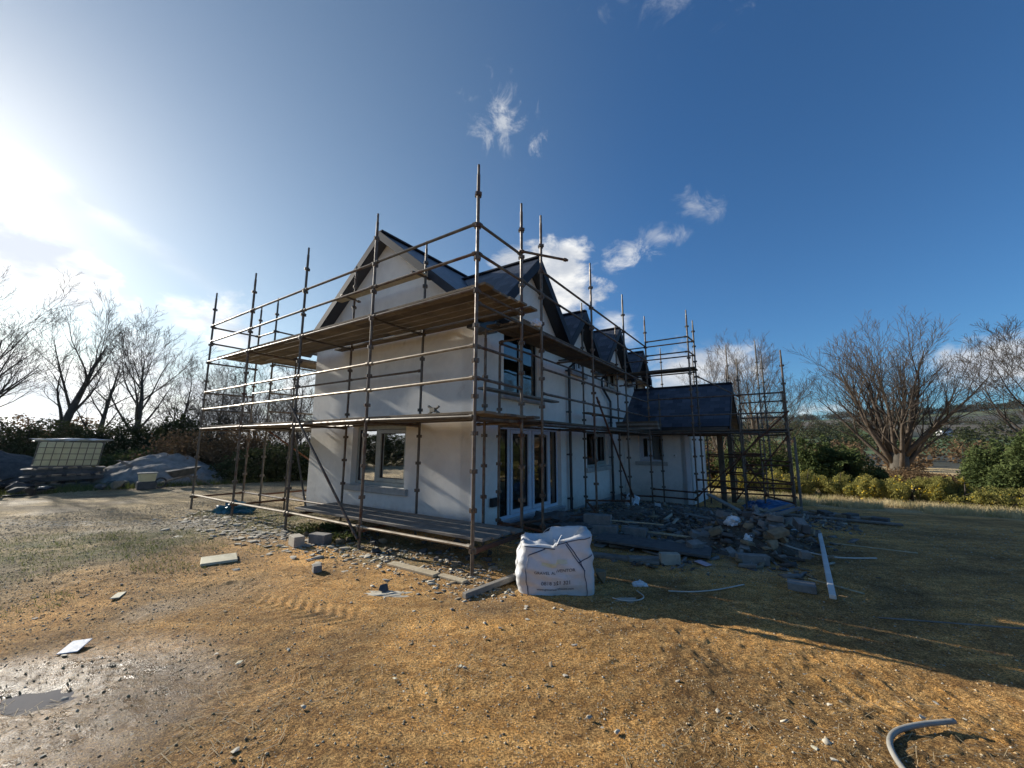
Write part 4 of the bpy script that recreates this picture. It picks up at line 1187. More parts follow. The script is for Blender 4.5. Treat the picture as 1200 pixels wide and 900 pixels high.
def shrub(name, label, cat, az, dist, h, w, n, size, m, seed, group=None, nb=7, flowers=0, twigs=True, depthk=.8, **kw):
    x, y = pol(az, dist); z = gz(x, y)
    t = thing(name, label, cat, (x, y, z), group)
    rnd = random.Random(seed); blobs = []
    for i in range(nb):
        fx = rnd.uniform(-.5, .5); rr = rnd.uniform(.13, .23)
        hh = h * rnd.uniform(.55, 1.0) * (1 - .5 * abs(fx))
        a = radians(az)
        ox, oy = fx * w * .82, rnd.uniform(-.35, .35) * w * depthk
        blobs.append((x + cos(a) * ox + sin(a) * oy, y - sin(a) * ox + cos(a) * oy, z + hh * .46, w * rr, w * rr * max(depthk, .7), hh * .46))
    leaves('foliage', blobs, n, size, M[m], t, seed, **kw)
    if twigs:
        mb = MB()
        for i in range(16):
            b = rnd.choice(blobs)
            e = Vector((b[0] + rnd.uniform(-1, 1) * b[3] * .8, b[1] + rnd.uniform(-1, 1) * b[4] * .8, b[2] + rnd.uniform(.2, 1.08) * b[5]))
            s0 = Vector((x + rnd.uniform(-.15, .15) * w, y, z - .05)); mid = s0.lerp(e, .5) + Vector((rnd.uniform(-.2, .2), rnd.uniform(-.2, .2), .1))
            mb.path([s0, mid, e], [.035, .02, .006], 4)
        mb.build('stem', M['twig'], t, fix=False)
    if flowers:
        leaves('flower', blobs, int(flowers * 1.8), size * .7, M['flower'], t, seed + 3, shell=1.0, clump=.95, aspect=.8, freq=1.6)
    return t


# left: the long hedge bank, the grassy bramble bank before it, the thicket
def strip(pts, h, w, step=1.1, seed=0):
    rnd = random.Random(seed); out = []
    for (a0, d0), (a1, d1) in zip(pts[:-1], pts[1:]):
        p, q = Vector((*pol(a0, d0), 0)), Vector((*pol(a1, d1), 0)); n = max(1, int((q - p).length / step))
        for i in range(n):
            c = p.lerp(q, i / n); k = rnd.uniform(.85, 1.12)
            out.append((c.x, c.y, gz(c.x, c.y) + h * k * .48, w * k, w * k, h * k * .52))
    return out


hb = strip([(-128, 25), (-100, 25), (-80, 25), (-56, 27), (-47, 28), (-39, 30)], 2.45, 1.15, 1.0, 3)  # stretch beyond the left frame edge added to dim the gable window reflection
t = thing('hedge', 'long dark clipped hedge running below the leaning bare trees on the left', 'hedge', (*pol(-50, 27), 0))
leaves('foliage', hb, 230000, .055, M['leaf_hedge'], t, 5, clump=.35, shell=.8)
mb = MB()
for (x0, y0, z0, rx, ry, rz) in hb[::1]:
    for k in range(5):
        p = Vector((x0 + random.uniform(-.8, .8), y0 + random.uniform(-.5, .5), 0)); mb.path([p, p + Vector((random.uniform(-.4, .4), random.uniform(-.4, .4), 1.1)), p + Vector((random.uniform(-.7, .7), random.uniform(-.7, .7), 2.0 + random.random() * .9))], [.03, .02, .004], 4)
mb.build('stem', M['twig'], t, fix=False)
shrub('scrub_bank', 'low green bank of brambles and grass in front of the dark hedge', 'bank', -41.5, 26.2, 1.7, 9.5, 20000, .07, 'bramble', 61, nb=16, depthk=.25, twigs=False, shell=.8, clump=.4)
shrub('bramble_thicket', 'tangled brown bramble thicket behind the scaffold end', 'thicket', -33.0, 24, 2.9, 8.5, 26000, .06, 'bracken', 62, nb=14, depthk=.35, clump=.6, shell=.6)
shrub('bramble_thicket', 'dark green undergrowth low behind the left corner of the house', 'thicket', -27, 21, 2.0, 6.5, 20000, .07, 'leaf_hedge', 63, nb=12, depthk=.35, clump=.5)
shrub('evergreen_shrub', 'dark rounded shrub at the right end of the hedge beside the scaffold', 'shrub', -38.2, 28.5, 4.3, 4.2, 20000, .075, 'leaf_hedge', 64, nb=11, clump=.6)
shrub('evergreen_shrub', 'low domed shrub between the slender tree and the thick leaning tree', 'shrub', -47.3, 36, 3.9, 5.0, 9000, .08, 'bracken', 65, nb=9, clump=.7)
shrub('evergreen_shrub', 'domed bare shrub at the foot of the left-edge tree', 'shrub', -52.0, 36, 4.0, 4.2, 8000, .08, 'bracken', 66, nb=9, clump=.7)
for i, (az, d, h, lab) in enumerate(((-35.2, 29, 5.2, 'twiggy bare bush behind the first scaffold bay'), (-31.0, 27, 4.6, 'twiggy bare bush behind the second scaffold bay'), (-27.4, 26, 4.8, 'twiggy bare bush touching the house wall on the left'), (-38.5, 31, 4.6, 'twiggy bare bush poking out of the dark rounded shrub'))):
    x, y = pol(az, d)
    tt = thing('bare_bush', lab, 'bush', (x, y, gz(x, y)), 'bare bushes behind the scaffold')
    tr, cr = grow(200 + i, (x, y, gz(x, y) - .1), h, .10, depth=4, kids=(9, 7, 6, 4), spread=.6, up=.15, lenk=(.6, .5, .5, .5), stems=dict(bole=.4, n=14, tilt=.95))
    cr.build('branches', M['twig_warm'], tt, fix=False); tr.build('trunk', M['bark'], tt, fix=False)

# right: gorse, dark evergreens, bracken
GO = 'yellow-flecked gorse bushes along the yard edge'
GOL = [('small gorse bush seen under the extension scaffold', 27.2, 22.2, 1.0, 2.4, 25), ('gorse bush covered in yellow flowers behind the porch posts', 29.2, 21.7, 1.3, 2.6, 500),
       ('gorse bush left of the blue tarpaulin', 31.6, 21.7, 1.25, 2.6, 160), ('gorse bush behind the blue tarpaulin', 33.9, 21.7, 1.35, 2.4, 60), ('olive gorse bush right of the tallest scaffold pole', 36.6, 21.8, 1.3, 2.4, 60),
       ('gorse bush with a yellow patch on its right side', 39.1, 21.7, 1.3, 2.2, 120), ('gorse bush just left of the beech trunk, bright yellow top', 40.9, 21.0, 1.15, 1.5, 330), ('flowering gorse right below the beech trunk', 44.6, 21.4, 1.3, 2.4, 260),
       ('low dark gorse between two flowering ones', 46.5, 21.7, .95, 2.0, 40), ('gorse with upright yellow flower spikes', 47.9, 21.2, 1.4, 1.5, 420), ('sprawling gorse in front of the holly', 49.6, 21.2, 1.05, 2.6, 50), ('gorse bush cut by the right edge', 53.2, 21.2, 1.0, 2.6, 30)]
for i, (lab, az, d, h, w, fl) in enumerate(GOL):
    shrub('gorse_bush', lab, 'gorse', az, d, h, w, 11000, .040, 'leaf_gorse', 300 + i, GO, nb=7, flowers=fl, clump=.6, upb=.5, aspect=.3)
shrub('reddish_shrub', 'reddish brown twiggy shrub below the beech trunk', 'shrub', 42.6, 21.7, .9, 1.5, 4500, .05, 'bracken', 331, nb=5, clump=.7, upb=.8, aspect=.18)
shrub('evergreen_bush', 'dark evergreen bush left of the beech behind the gorse', 'bush', 36.6, 25, 3.4, 3.6, 34000, .055, 'leaf_dark', 332, nb=11, clump=.65)
shrub('evergreen_bush', 'lower dark bush between the evergreen and the beech trunk', 'bush', 39.9, 26, 2.0, 2.6, 16000, .05, 'leaf_dark', 333, nb=8, clump=.65)
shrub('evergreen_bush', 'dark bush seen through the porch scaffold', 'bush', 31.0, 26, 2.9, 7.0, 36000, .055, 'leaf_dark', 334, nb=13, clump=.65, depthk=.4)
shrub('holly_bush', 'wide dark holly bush filling the right edge', 'bush', 53.2, 26, 3.4, 5.4, 52000, .055, 'leaf_dark', 335, nb=14, clump=.55, depthk=.6)
shrub('bracken_patch', 'brown dead bracken slope behind the gorse right of the beech', 'bracken', 45.6, 31, 1.1, 8, 22000, .05, 'bracken', 336, nb=14, twigs=False, depthk=.4)
shrub('bracken_patch', 'brown dead bracken behind the gorse left of the beech', 'bracken', 40.5, 31, 1.3, 6, 9000, .07, 'bracken', 337, nb=12, twigs=False, depthk=.4)
shrub('bracken_patch', 'dull brown scrub behind the scaffold of the extension', 'bracken', 27.5, 27, 2.4, 9, 16000, .07, 'bracken', 338, nb=14, twigs=True, depthk=.4)


# unseen hedge added behind the camera to darken pane reflections and reduce fill light
hb2 = strip([(96, 24), (125, 25), (160, 26), (195, 26), (230, 27), (262, 27)], 3.2, 1.6, 1.5, 8)
t = thing('hedge', 'tall unseen hedge added behind the camera to darken the window reflections', 'hedge', (*pol(180, 26), 0))
leaves('foliage', hb2, 30000, .16, M['leaf_hedge'], t, 15, clump=.35, shell=.8)


# dry grass and short grass as ground cover
def blades(name, pts, n, h, m, seed, width=.006):
    rg = np.random.default_rng(seed)
    P = pts(rg, n); m_ = len(P)
    z = terrain(P[:, 0], P[:, 1])
    a = rg.uniform(0, 2 * pi, m_); hh = h * rg.uniform(.4, 1.3, m_)
    lx, ly = rg.normal(size=m_) * .45 * hh, rg.normal(size=m_) * .45 * hh
    V = np.empty((m_, 3, 3))
    V[:, 0] = np.stack([P[:, 0] - np.cos(a) * width, P[:, 1] - np.sin(a) * width, z - .01], 1)
    V[:, 1] = np.stack([P[:, 0] + np.cos(a) * width, P[:, 1] + np.sin(a) * width, z - .01], 1)
    V[:, 2] = np.stack([P[:, 0] + lx, P[:, 1] + ly, z + hh], 1)
    o = fast_mesh(name, V.reshape(-1, 3), np.arange(m_ * 3).reshape(m_, 3), m)
    return tag(o, kind='stuff')


def straw_pts(rg, n):
    az = np.radians(rg.uniform(22, 58, n)); d = rg.uniform(16.0, 25, n)
    P = np.stack([d * np.sin(az), d * np.cos(az)], 1)
    b = (P[:, 0] - O.x) * B.x + (P[:, 1] - O.y) * B.y
    k = (vnoise(P[:, 0] / .7, P[:, 1] / .7, 71) > -.2) & (b > 12.9 + 1.2 * vnoise(P[:, 0] / 1.5, P[:, 1] / 1.5, 72))
    return P[k]


tag(blades('dry_grass', straw_pts, 60000, .22, M['straw'], 1, .010), 'pale dry grass strip between the shaded yard and the gorse', 'grass')


def grass_pts(rg, n):
    x = rg.uniform(-14, 1, n); y = rg.uniform(3.5, 13, n)
    qx, qy = x - O.x, y - O.y; a = qx * A.x + qy * A.y; b = qx * B.x + qy * B.y
    s = np.maximum(np.maximum(1 - np.hypot((x + 6.4) / 2.8, (y - 6.6) / 1.4), 1 - np.hypot((a - 4.9) / 3.8, (b - .3) / .95)), 1 - np.hypot((x + 6.9) / 2.2, (y - 4.6) / .9))
    k = s + 1.1 * vnoise(x / .55, y / .55, 73) > .25
    k &= rg.random(n) < .65
    return np.stack([x, y], 1)[k]


tag(blades('short_grass', grass_pts, 90000, .045, M['grass'], 2, .004), 'sparse short grass and moss on the dirt near the scaffold', 'grass')


def bank_pts(rg, n):
    az = np.radians(rg.uniform(-62, -24, n)); d = rg.uniform(20, 27, n)
    return np.stack([d * np.sin(az), d * np.cos(az)], 1)


tag(blades('bank_grass', bank_pts, 30000, .2, M['grass'], 3, .012), 'rough green grass at the foot of the hedge', 'grass')


def weed(a, b, r, n, lab, seed):
    p = GW(a, b)
    t = thing('weed_clump', lab, 'weeds', p)
    leaves('foliage', [(p.x + dx, p.y + dy, p.z + .05, r * .6, r * .6, .10) for dx, dy in ((0, 0), (r * .6, .1), (-r * .6, 0), (.1, r * .5))], n, .022, M['bramble'], t, seed, clump=.5, shell=.3, aspect=.6)


weed(4.0, .35, .40, 1500, 'green weeds growing under the foot of the diagonal brace', 401)
weed(3.0, .15, .28, 700, 'small green weeds beside the second gable pole', 402)

# far hillside woods and two houses
rg = np.random.default_rng(9)
def wood(name, lab, az0, az1, d0, d1, n, s, seed, m='twig_warm', rows=True):
    r = random.Random(seed); blobs = []
    for i in range(n):
        az = r.uniform(az0, az1); d = d0 + (d1 - d0) * (r.random()); x, y = pol(az, d); k = s * r.uniform(.6, 1.3)
        blobs.append((x, y, gz(x, y) + k * .9, k * 1.1, k * 1.1, k))
    o = leaves(name, blobs, n * 240, s * .16, M[m], None, seed, clump=.5); tag(o, lab, 'wood', kind='stuff')
wood('far_woodland', 'dark bare hedgerow trees on the middle of the far hillside', 20, 60, 150, 190, 50, 2.6, 1, 'leaf_hedge')
wood('far_woodland', 'dark tree line below the bright green field', 20, 60, 290, 330, 60, 3.8, 2, 'leaf_hedge')
wood('far_woodland', 'brown woodland below the skyline of the far hill', 18, 60, 560, 640, 110, 5, 3, 'leaf_hedge')
wood('far_woodland', 'dark plantation along the skyline of the far hill', 18, 62, 1150, 1180, 300, 7, 4, 'leaf_hedge')
wood('far_woodland', 'brown scrub in the dip beyond the beech', 22, 60, 60, 100, 60, 1.5, 5, 'bracken')
for az, d, s, lab in ((47.4, 330, 3.5, 'tiny white farmhouse on the far slope right of the beech'),):
    x, y = pol(az, d); z = gz(x, y)
    t = thing('farmhouse', lab, 'house', (x, y, z))
    mb = MB(); mb.obox((x, y, z + 1.1), (s * .9, 0, 0), (0, s * .5, 0), (0, 0, 1.5)); mb.build('wall', M['render_white'], t)
    mb = MB(); h = z + 2.62
    mb.add([(x - s * .95, y - s * .55, h), (x + s * .95, y - s * .55, h), (x + s * .95, y + s * .55, h), (x - s * .95, y + s * .55, h), (x - s * .95, y, h + 1.6), (x + s * .95, y, h + 1.6)], [(0, 1, 5, 4), (2, 3, 4, 5), (0, 4, 3), (1, 2, 5), (0, 3, 2, 1)])
    mb.build('roof', M['slate_broken'], t)

# ------------------------------------------------------------------ things lying about
def ground_box(name, lab, cat, a, b, L, Wd, Hh, ang, m, group=None, tilt=0., roll_=0., dz=0., bevel=.006, xy=None):
    """a block or board resting on the dirt; ang in degrees from direction A"""
    p = GW(a, b) if xy is None else Vector((xy[0], xy[1], gz(*xy)))
    u = (A * cos(radians(ang)) + B * sin(radians(ang))); v = Z.cross(u)
    u = (u + Z * tan(radians(tilt))).normalized(); v = (v + Z * tan(radians(roll_))); v = (v - u * u.dot(v)).normalized(); w = u.cross(v)
    if w.z < 0: w = -w
    base = Vector((p.x, p.y, p.z + dz))
    mb = MB(); c = base + w * Hh / 2 + Z * (abs(tan(radians(tilt))) * L / 2 * .8 + abs(tan(radians(roll_))) * Wd / 2 * .8)
    mb.obox(c, u * L / 2, v * Wd / 2, w * Hh / 2)
    o = mb.build(name, M[m], None, bevel=bevel)
    o.data.transform(Matrix.Translation(-base)); o.location = base
    return tag(o, lab, cat, group)


def rubble(name, lab, cat, a, b, s, m, seed, group=None, flat=.6, dz=0.):
    """angular broken lump: hull of random points"""
    r = random.Random(seed); p = GW(a, b, dz); bm = bmesh.new()
    th = r.uniform(0, 6.28)
    for i in range(14):
        x, y, z = r.uniform(-1, 1), r.uniform(-1, 1) * .75, r.uniform(-1, 1) * flat
        bm.verts.new(((x * cos(th) - y * sin(th)) * s, (x * sin(th) + y * cos(th)) * s, z * s + s * flat * .75))
    bmesh.ops.convex_hull(bm, input=bm.verts)
    for v in [v for v in bm.verts if not v.link_faces]: bm.verts.remove(v)
    bmesh.ops.bevel(bm, geom=list(bm.edges), offset=s * .06, segments=1, affect='EDGES', clamp_overlap=True)
    me = bpy.data.meshes.new(name); bm.to_mesh(me); bm.free(); me.materials.append(M[m])
    o = bpy.data.objects.new(name, me); COL.objects.link(o); o.location = p
    return tag(o, lab, cat, group)


random.seed(5)
GBD = 'pale boards lying flat on the dirt'
ground_box('insulation_board', 'pale cream square board lying flat, largest sheet left of the scaffold poles', 'board', 3.40, -1.49, .42, .42, .035, 20, 'insul', GBD, xy=(-4.15, 5.92))
ground_box('insulation_board', 'thin pale rectangular sheet alone on the dirt at middle left', 'board', 2.84, -2.71, .20, .085, .012, 30, 'insul', GBD, xy=(-4.30, 4.62))
ground_box('insulation_board', 'small bent white sheet nearest the puddle', 'board', 1.53, -3.18, .20, .13, .008, 35, 'plastic_white', GBD, tilt=4, xy=(-3.55, 3.50))
ground_box('timber_board', 'pale plank lying parallel to the scaffold foot between its first two poles', 'plank', .8, -.27, .88, .13, .035, 0, 'wood_pale', xy=(-1.30, 5.50))
ground_box('timber_board', 'short pale plank at the foot of the corner pole', 'plank', .1, -.1, .42, .10, .03, 2, 'wood_pale', xy=(-.72, 5.15))
ground_box('timber_batten', 'grey batten lying beside the white bag, pointing at the camera', 'batten', -.5, -.1, .92, .07, .06, 104, 'wood_grey', xy=(-.17, 4.86), tilt=3)
ground_box('timber_batten', 'dark batten lying under the grey batten beside the white bag', 'batten', -.5, -.1, .80, .05, .03, 98, 'wood_grey', xy=(-.10, 4.98))
ground_box('concrete_block', 'left one of two grey blocks side by side near the diagonal brace foot', 'block', 3.23, -.42, .30, .16, .16, 12, 'concrete_pale', xy=(-3.52, 6.78))
ground_box('concrete_block', 'right one of two grey blocks side by side near the diagonal brace foot', 'block', 3.1, -.2, .34, .17, .16, -14, 'concrete', xy=(-3.20, 6.92))
ground_box('brick', 'small grey cube-like brick alone on the sunlit dirt', 'brick', 1.77, -1.0, .11, .10, .085, 20, 'concrete', xy=(-2.53, 5.44))
rubble('stone', 'dark rounded stone lying on a pale mortar smear', 'stone', .5, -.95, .075, 'slate_broken', 3, dz=.0)
rubble('stone', 'angular grey stone just right of the white bag', 'stone', -1.42, .75, .115, 'stone', 4, flat=.8)
ground_box('metal_plank', 'long straight pale metal plank lying right of the rubble pile', 'plank', 0, 0, 3.65, .06, .045, 90.0, 'metal_pale', xy=(4.42, 5.88), dz=.05)
o = bpy.data.objects['metal_plank']; o.rotation_euler.z = radians(-2.2)
ground_box('concrete_block', 'grey rectangular block alone in the shade below the pile', 'block', -3.3, 2.2, .27, .19, .085, 0, 'concrete', xy=(3.35, 4.86))
ground_box('concrete_block', 'long grey block lying at the front foot of the rubble pile', 'block', 0, 0, .40, .13, .13, -20, 'concrete', xy=(3.38, 5.85))
ground_box('concrete_block', 'small tan block propped beside the wide dark sheet', 'block', 0, 0, .26, .12, .15, -30, 'concrete_pale', xy=(2.20, 5.80))
ground_box('concrete_block', 'grey block with raised end behind the bag, lower of a stack', 'block', -.5, 3.1, .62, .22, .18, -12, 'concrete', 'blocks stacked behind the white bag')
ground_box('concrete_block', 'grey block behind the bag, upper of a stack', 'block', -.42, 3.18, .50, .2, .16, -10, 'concrete', 'blocks stacked behind the white bag', dz=.18)
ground_box('concrete_block', 'bluish block right of the stack behind the bag', 'block', -1.05, 3.35, .44, .2, .15, -5, 'concrete', 'blocks stacked behind the white bag')
ground_box('sheet_offcut', 'wide dark flat board lying in front of the rubble', 'board', -1.55, 2.55, 1.7, .55, .04, -4, 'slate_broken', tilt=1.5, dz=.06)
ground_box('timber_board', 'dark plank leading from the bag towards the rubble', 'plank', -1.0, 1.75, 1.7, .16, .04, -8, 'wood_grey')
ground_box('timber_board', 'weathered plank end beneath the wide dark sheet', 'plank', -1.7, 1.9, .6, .17, .06, -25, 'wood_grey')
ground_box('timber_batten', 'short dark batten leaning on the sheet edge', 'batten', -1.9, 2.2, .35, .06, .05, 110, 'wood_grey')
ground_box('timber_batten', 'long pale batten across the mid rubble', 'batten', -1.75, 3.4, 1.3, .05, .03, 3, 'wood_pale', dz=.08)
ground_box('timber_batten', 'thin pale strip on top of the blocks behind the bag', 'batten', -1.05, 3.25, 1.05, .03, .02, -8, 'wood_pale', dz=.25)
for i, (a, b, L, ang, lab) in enumerate(((-2.6, 5.2, 1.7, 40, 'rafter offcut leaning up over the left of the rubble pile'), (-2.9, 5.4, 1.5, -35, 'rafter offcut leaning down over the right of the rubble pile'), (-3.1, 5.3, 1.35, -38, 'thinner offcut beside the one leaning right over the pile'), (-2.1, 5.0, 1.2, 20, 'flat dark plank at the left foot of the pile'))):
    ground_box('timber_offcut', lab, 'plank', a, b, L, .12, .035, ang, 'wood_grey', 'planks lying over the rubble pile', tilt=(16 if i == 0 else -14 if i < 3 else 2), dz=.12)

# rubble pile pieces
def pile_h(a, b):
    return .60 * math.exp(-(((a + 2.95) / .75) ** 2 + ((b - 3.9) / .85) ** 2))


GP = 'broken concrete pieces in the rubble pile'
r = random.Random(77)
for i in range(230):
    a = max(-2.75 + r.gauss(0, .52), -3.85); b = max(4.1 + r.gauss(0, .7), 2.75)
    s = r.uniform(.035, .115)
    if r.random() < .28:
        ground_box('broken_block', 'broken grey concrete piece in the shaded rubble pile', 'rubble', a, b, s * 2.2, s * 1.5, r.uniform(.03, .14), r.uniform(0, 180), r.choice(('concrete', 'stone', 'slate_broken', 'concrete', 'wood_grey')), GP, tilt=r.uniform(-28, 28), roll_=r.uniform(-20, 20), dz=pile_h(a, b) * .85 * r.random() ** .3)
    else:
        rubble('broken_block', 'broken grey concrete piece in the shaded rubble pile', 'rubble', a, b, s, r.choice(('concrete', 'stone', 'slate_broken', 'concrete')), 500 + i, GP, flat=r.uniform(.25, .7), dz=pile_h(a, b) * .85 * r.random() ** .3)
GM = 'small debris on the dark dirt before the house'
for i in range(260):
    a = r.uniform(-3.6, .9); b = r.uniform(2.3, 8.8)
    s = r.uniform(.03, .12)
    k = r.random()
    if k < .35: rubble('debris_lump', 'small piece of dark debris in the shade before the long wall', 'debris', a, b, s, r.choice(('stone', 'slate_broken', 'concrete')), 700 + i, GM, flat=r.uniform(.2, .6))
    else: ground_box('debris_slab', 'flat scrap in the shade before the long wall', 'debris', a, b, s * r.uniform(2, 6), s * r.uniform(.6, 1.6), r.uniform(.012, .04), r.uniform(0, 180), r.choice(('wood_grey', 'slate_broken', 'wood_grey', 'concrete', 'board_dark')), 'flat scraps before the long wall', tilt=r.uniform(-7, 7), dz=.01)
# mound of spoil under the rubble by the wall
mb = MB(); n = 36
vs = []; fs = []
for i in range(n + 1):
    for j in range(n + 1):
        a = -4.4 + 5.4 * i / n; b = 2.2 + 6.6 * j / n; p = W(a, b)
        hgt = pile_h(a, b) * .95 + .16 * float(sstep(1 - math.hypot((a + 1.2) / 2.4, (b - 6) / 2.6), 0, .7)) + .05
        k = float(vnoise(np.array([a / .35]), np.array([b / .35]), 90)[0]) * .16 + float(vnoise(np.array([a / .12]), np.array([b / .12]), 91)[0]) * .08
        edge = float(sstep(1 - math.hypot((a + 1.7) / 2.75, (b - 5.3) / 3.3), 0, .45))
        vs.append((p.x, p.y, gz(p.x, p.y) + (hgt + k) * edge - .07)); 
for i in range(n):
    for j in range(n):
        q = i * (n + 1) + j; fs.append((q, q + 1, q + n + 2, q + n + 1))
mb.add(vs, fs); o = mb.build('spoil_heap', mat('dark_spoil', (.10, .075, .05), .95, (.16, .135, .11), 7, 9, .02, 30, col3=(.26, .25, .23), scale3=26, f3=(.58, .68)), None, smooth=False, fix=True)
tag(o, 'low heap of dark soil and crushed rubble along the foot of the long wall', 'soil heap')

# mortar flakes in the sun near the gable poles
GF = 'pale mortar flakes scattered beside the gable scaffold'
for i in range(210):
    a = r.gauss(4.9, 1.5); b = r.gauss(-.42, .36)
    if b > -.02 and a < 4.5: b = -b - .1
    s = r.uniform(.03, .10)
    rubble('mortar_flake', 'pale flat mortar flake on the sunlit dirt beside the gable scaffold', 'flake', a, b, s, r.choice(('shard', 'shard', 'concrete_pale')), 900 + i, GF, flat=r.uniform(.10, .25))
GS = 'little pale chips on the open dirt'
for i in range(95):
    az = r.uniform(-50, 50); d = 2.3 + 5.5 * r.random() ** 1.2; x, y = pol(az, d); a, b = toab(x, y)
    if b > .0 and a < 7: continue
    s = r.uniform(.007, .018) * (1 + .16 * d)
    rubble('stone_chip', 'little pale chip on the open brown dirt in front of the house', 'chip', a, b, s, r.choice(('shard', 'concrete_pale', 'stone', 'shard', 'insul')), 1100 + i, GS, flat=r.uniform(.12, .5))
GD = 'dark clods and broken pieces under the low scaffold boards'
for i in range(70):
    a = r.uniform(-.1, 4.2); b = r.uniform(-.02, 1.2)
    rubble('soil_clod', 'dark clod in the shade under the low scaffold boards', 'clod', a, b, r.uniform(.03, .10), r.choice(('slate_broken', 'stone', 'dark_junk')), 1300 + i, GD, flat=r.uniform(.3, .7))

def crushed():
    rg = np.random.default_rng(44); n = 15000
    a = rg.uniform(-4.6, 1.1, n); b = rg.uniform(1.6, 9.6, n)
    dens = np.exp(-(((a + 2.4) / 1.05) ** 2 + ((b - 4.3) / 1.15) ** 2)) + .8 * sstep(a, -1.8, .6) * sstep(b, 2.0, 3.2) + .7 * sstep(b, 5.5, 8) + .28 * (vnoise(a / .5, b / .5, 141) > 0) * (a > -3.6)
    k = (rg.random(n) < dens * .8); a, b = a[k], b[k]; n = len(a)
    x = O.x + A.x * a + B.x * b; y = O.y + A.y * a + B.y * b
    hg = .60 * np.exp(-(((a + 2.95) / .75) ** 2 + ((b - 3.9) / .85) ** 2)) * .95 + .16 * sstep(1 - np.hypot((a + 1.2) / 2.4, (b - 6) / 2.6), 0, .7) + .05
    edge = sstep(1 - np.hypot((a + 1.7) / 2.75, (b - 5.3) / 3.3), 0, .45)
    z = terrain(x, y) + np.maximum(hg * edge - .06, 0) + .01
    s = .008 + .045 * rg.random(n) ** 2.5
    sx, sy, sz = s * rg.uniform(.6, 2.6, n), s * rg.uniform(.5, 1.1, n), s * rg.uniform(.15, .7, n)
    th = rg.uniform(0, 6.28, n); tl = rg.normal(0, .35, n); c, sn = np.cos(th), np.sin(th)
    V = np.empty((n, 8, 3))
    for i, (p, q, w) in enumerate(((-1, -1, -1), (1, -1, -1), (1, 1, -1), (-1, 1, -1), (-1, -1, 1), (1, -1, 1), (1, 1, 1), (-1, 1, 1))):
        jx = rg.uniform(.6, 1.1, n) * p * sx; jy = rg.uniform(.6, 1.1, n) * q * sy; jz = rg.uniform(.6, 1.1, n) * w * sz + jx * tl
        V[:, i] = np.stack([x + jx * c - jy * sn, y + jx * sn + jy * c, z + jz], 1)
    f = np.array([[0, 3, 2, 1], [4, 5, 6, 7], [0, 1, 5, 4], [1, 2, 6, 5], [2, 3, 7, 6], [3, 0, 4, 7]])
    F = (f[None] + (np.arange(n) * 8)[:, None, None]).reshape(-1, 4)
    o = fast_mesh('crushed_rubble', V.reshape(-1, 3), F, [M['concrete'], M['stone'], M['slate_broken'], M['wood_grey'], M['shard'], M['board_dark']], mi=np.repeat(rg.choice(6, n, p=(.24, .24, .2, .14, .06, .12)), 6))
    tag(o, 'crushed stone, splinters and crumbs covering the shaded rubble ground', 'rubble', kind='stuff')
crushed()

def foot_litter():
    rg = np.random.default_rng(52); n = 6200
    a = rg.uniform(-.8, 8.5, n); b = rg.normal(-.05, .42, n); k = (b < 1.2) & (rg.random(n) < np.clip(1.1 - np.abs(b) * .9, .05, 1)) & (vnoise(a / .5, b / .3, 151) > -.18)
    a, b = a[k], b[k]; a = np.concatenate([a, rg.uniform(-3.5, 2.5, 60)]); b = np.concatenate([b, -np.abs(rg.normal(0, 1.0, 60)) - .1]); n = len(a)
    x = O.x + A.x * a + B.x * b; y = O.y + A.y * a + B.y * b; z = terrain(x, y, True)
    s = .005 + .022 * rg.random(n) ** 3.5; th = rg.uniform(0, 6.28, n); c, sn = np.cos(th), np.sin(th)
    sx, sy, sz = s * rg.uniform(.8, 2.2, n), s * rg.uniform(.6, 1.1, n), s * rg.uniform(.12, .55, n)
    V = np.empty((n, 8, 3)); tl = rg.normal(0, .15, n)
    for i, (p, q, w) in enumerate(((-1, -1, -1), (1, -1, -1), (1, 1, -1), (-1, 1, -1), (-1, -1, 1), (1, -1, 1), (1, 1, 1), (-1, 1, 1))):
        jx = rg.uniform(.5, 1.15, n) * p * sx; jy = rg.uniform(.5, 1.15, n) * q * sy; jz = rg.uniform(.6, 1.1, n) * w * sz + jx * tl
        V[:, i] = np.stack([x + jx * c - jy * sn, y + jx * sn + jy * c, z + sz * .6 + jz], 1)
    f = np.array([[0, 3, 2, 1], [4, 5, 6, 7], [0, 1, 5, 4], [1, 2, 6, 5], [2, 3, 7, 6], [3, 0, 4, 7]])
    F = (f[None] + (np.arange(n) * 8)[:, None, None]).reshape(-1, 4)
    o = fast_mesh('stone_litter', V.reshape(-1, 3), F, [M['shard'], M['concrete_pale'], M['stone'], M['slate_broken'], M['wood_grey']], mi=np.repeat(rg.choice(5, n, p=(.38, .22, .26, .05, .09)), 6))
    tag(o, 'crumbled mortar, stones and splinters along the foot of the gable scaffold', 'litter', kind='stuff')
foot_litter()

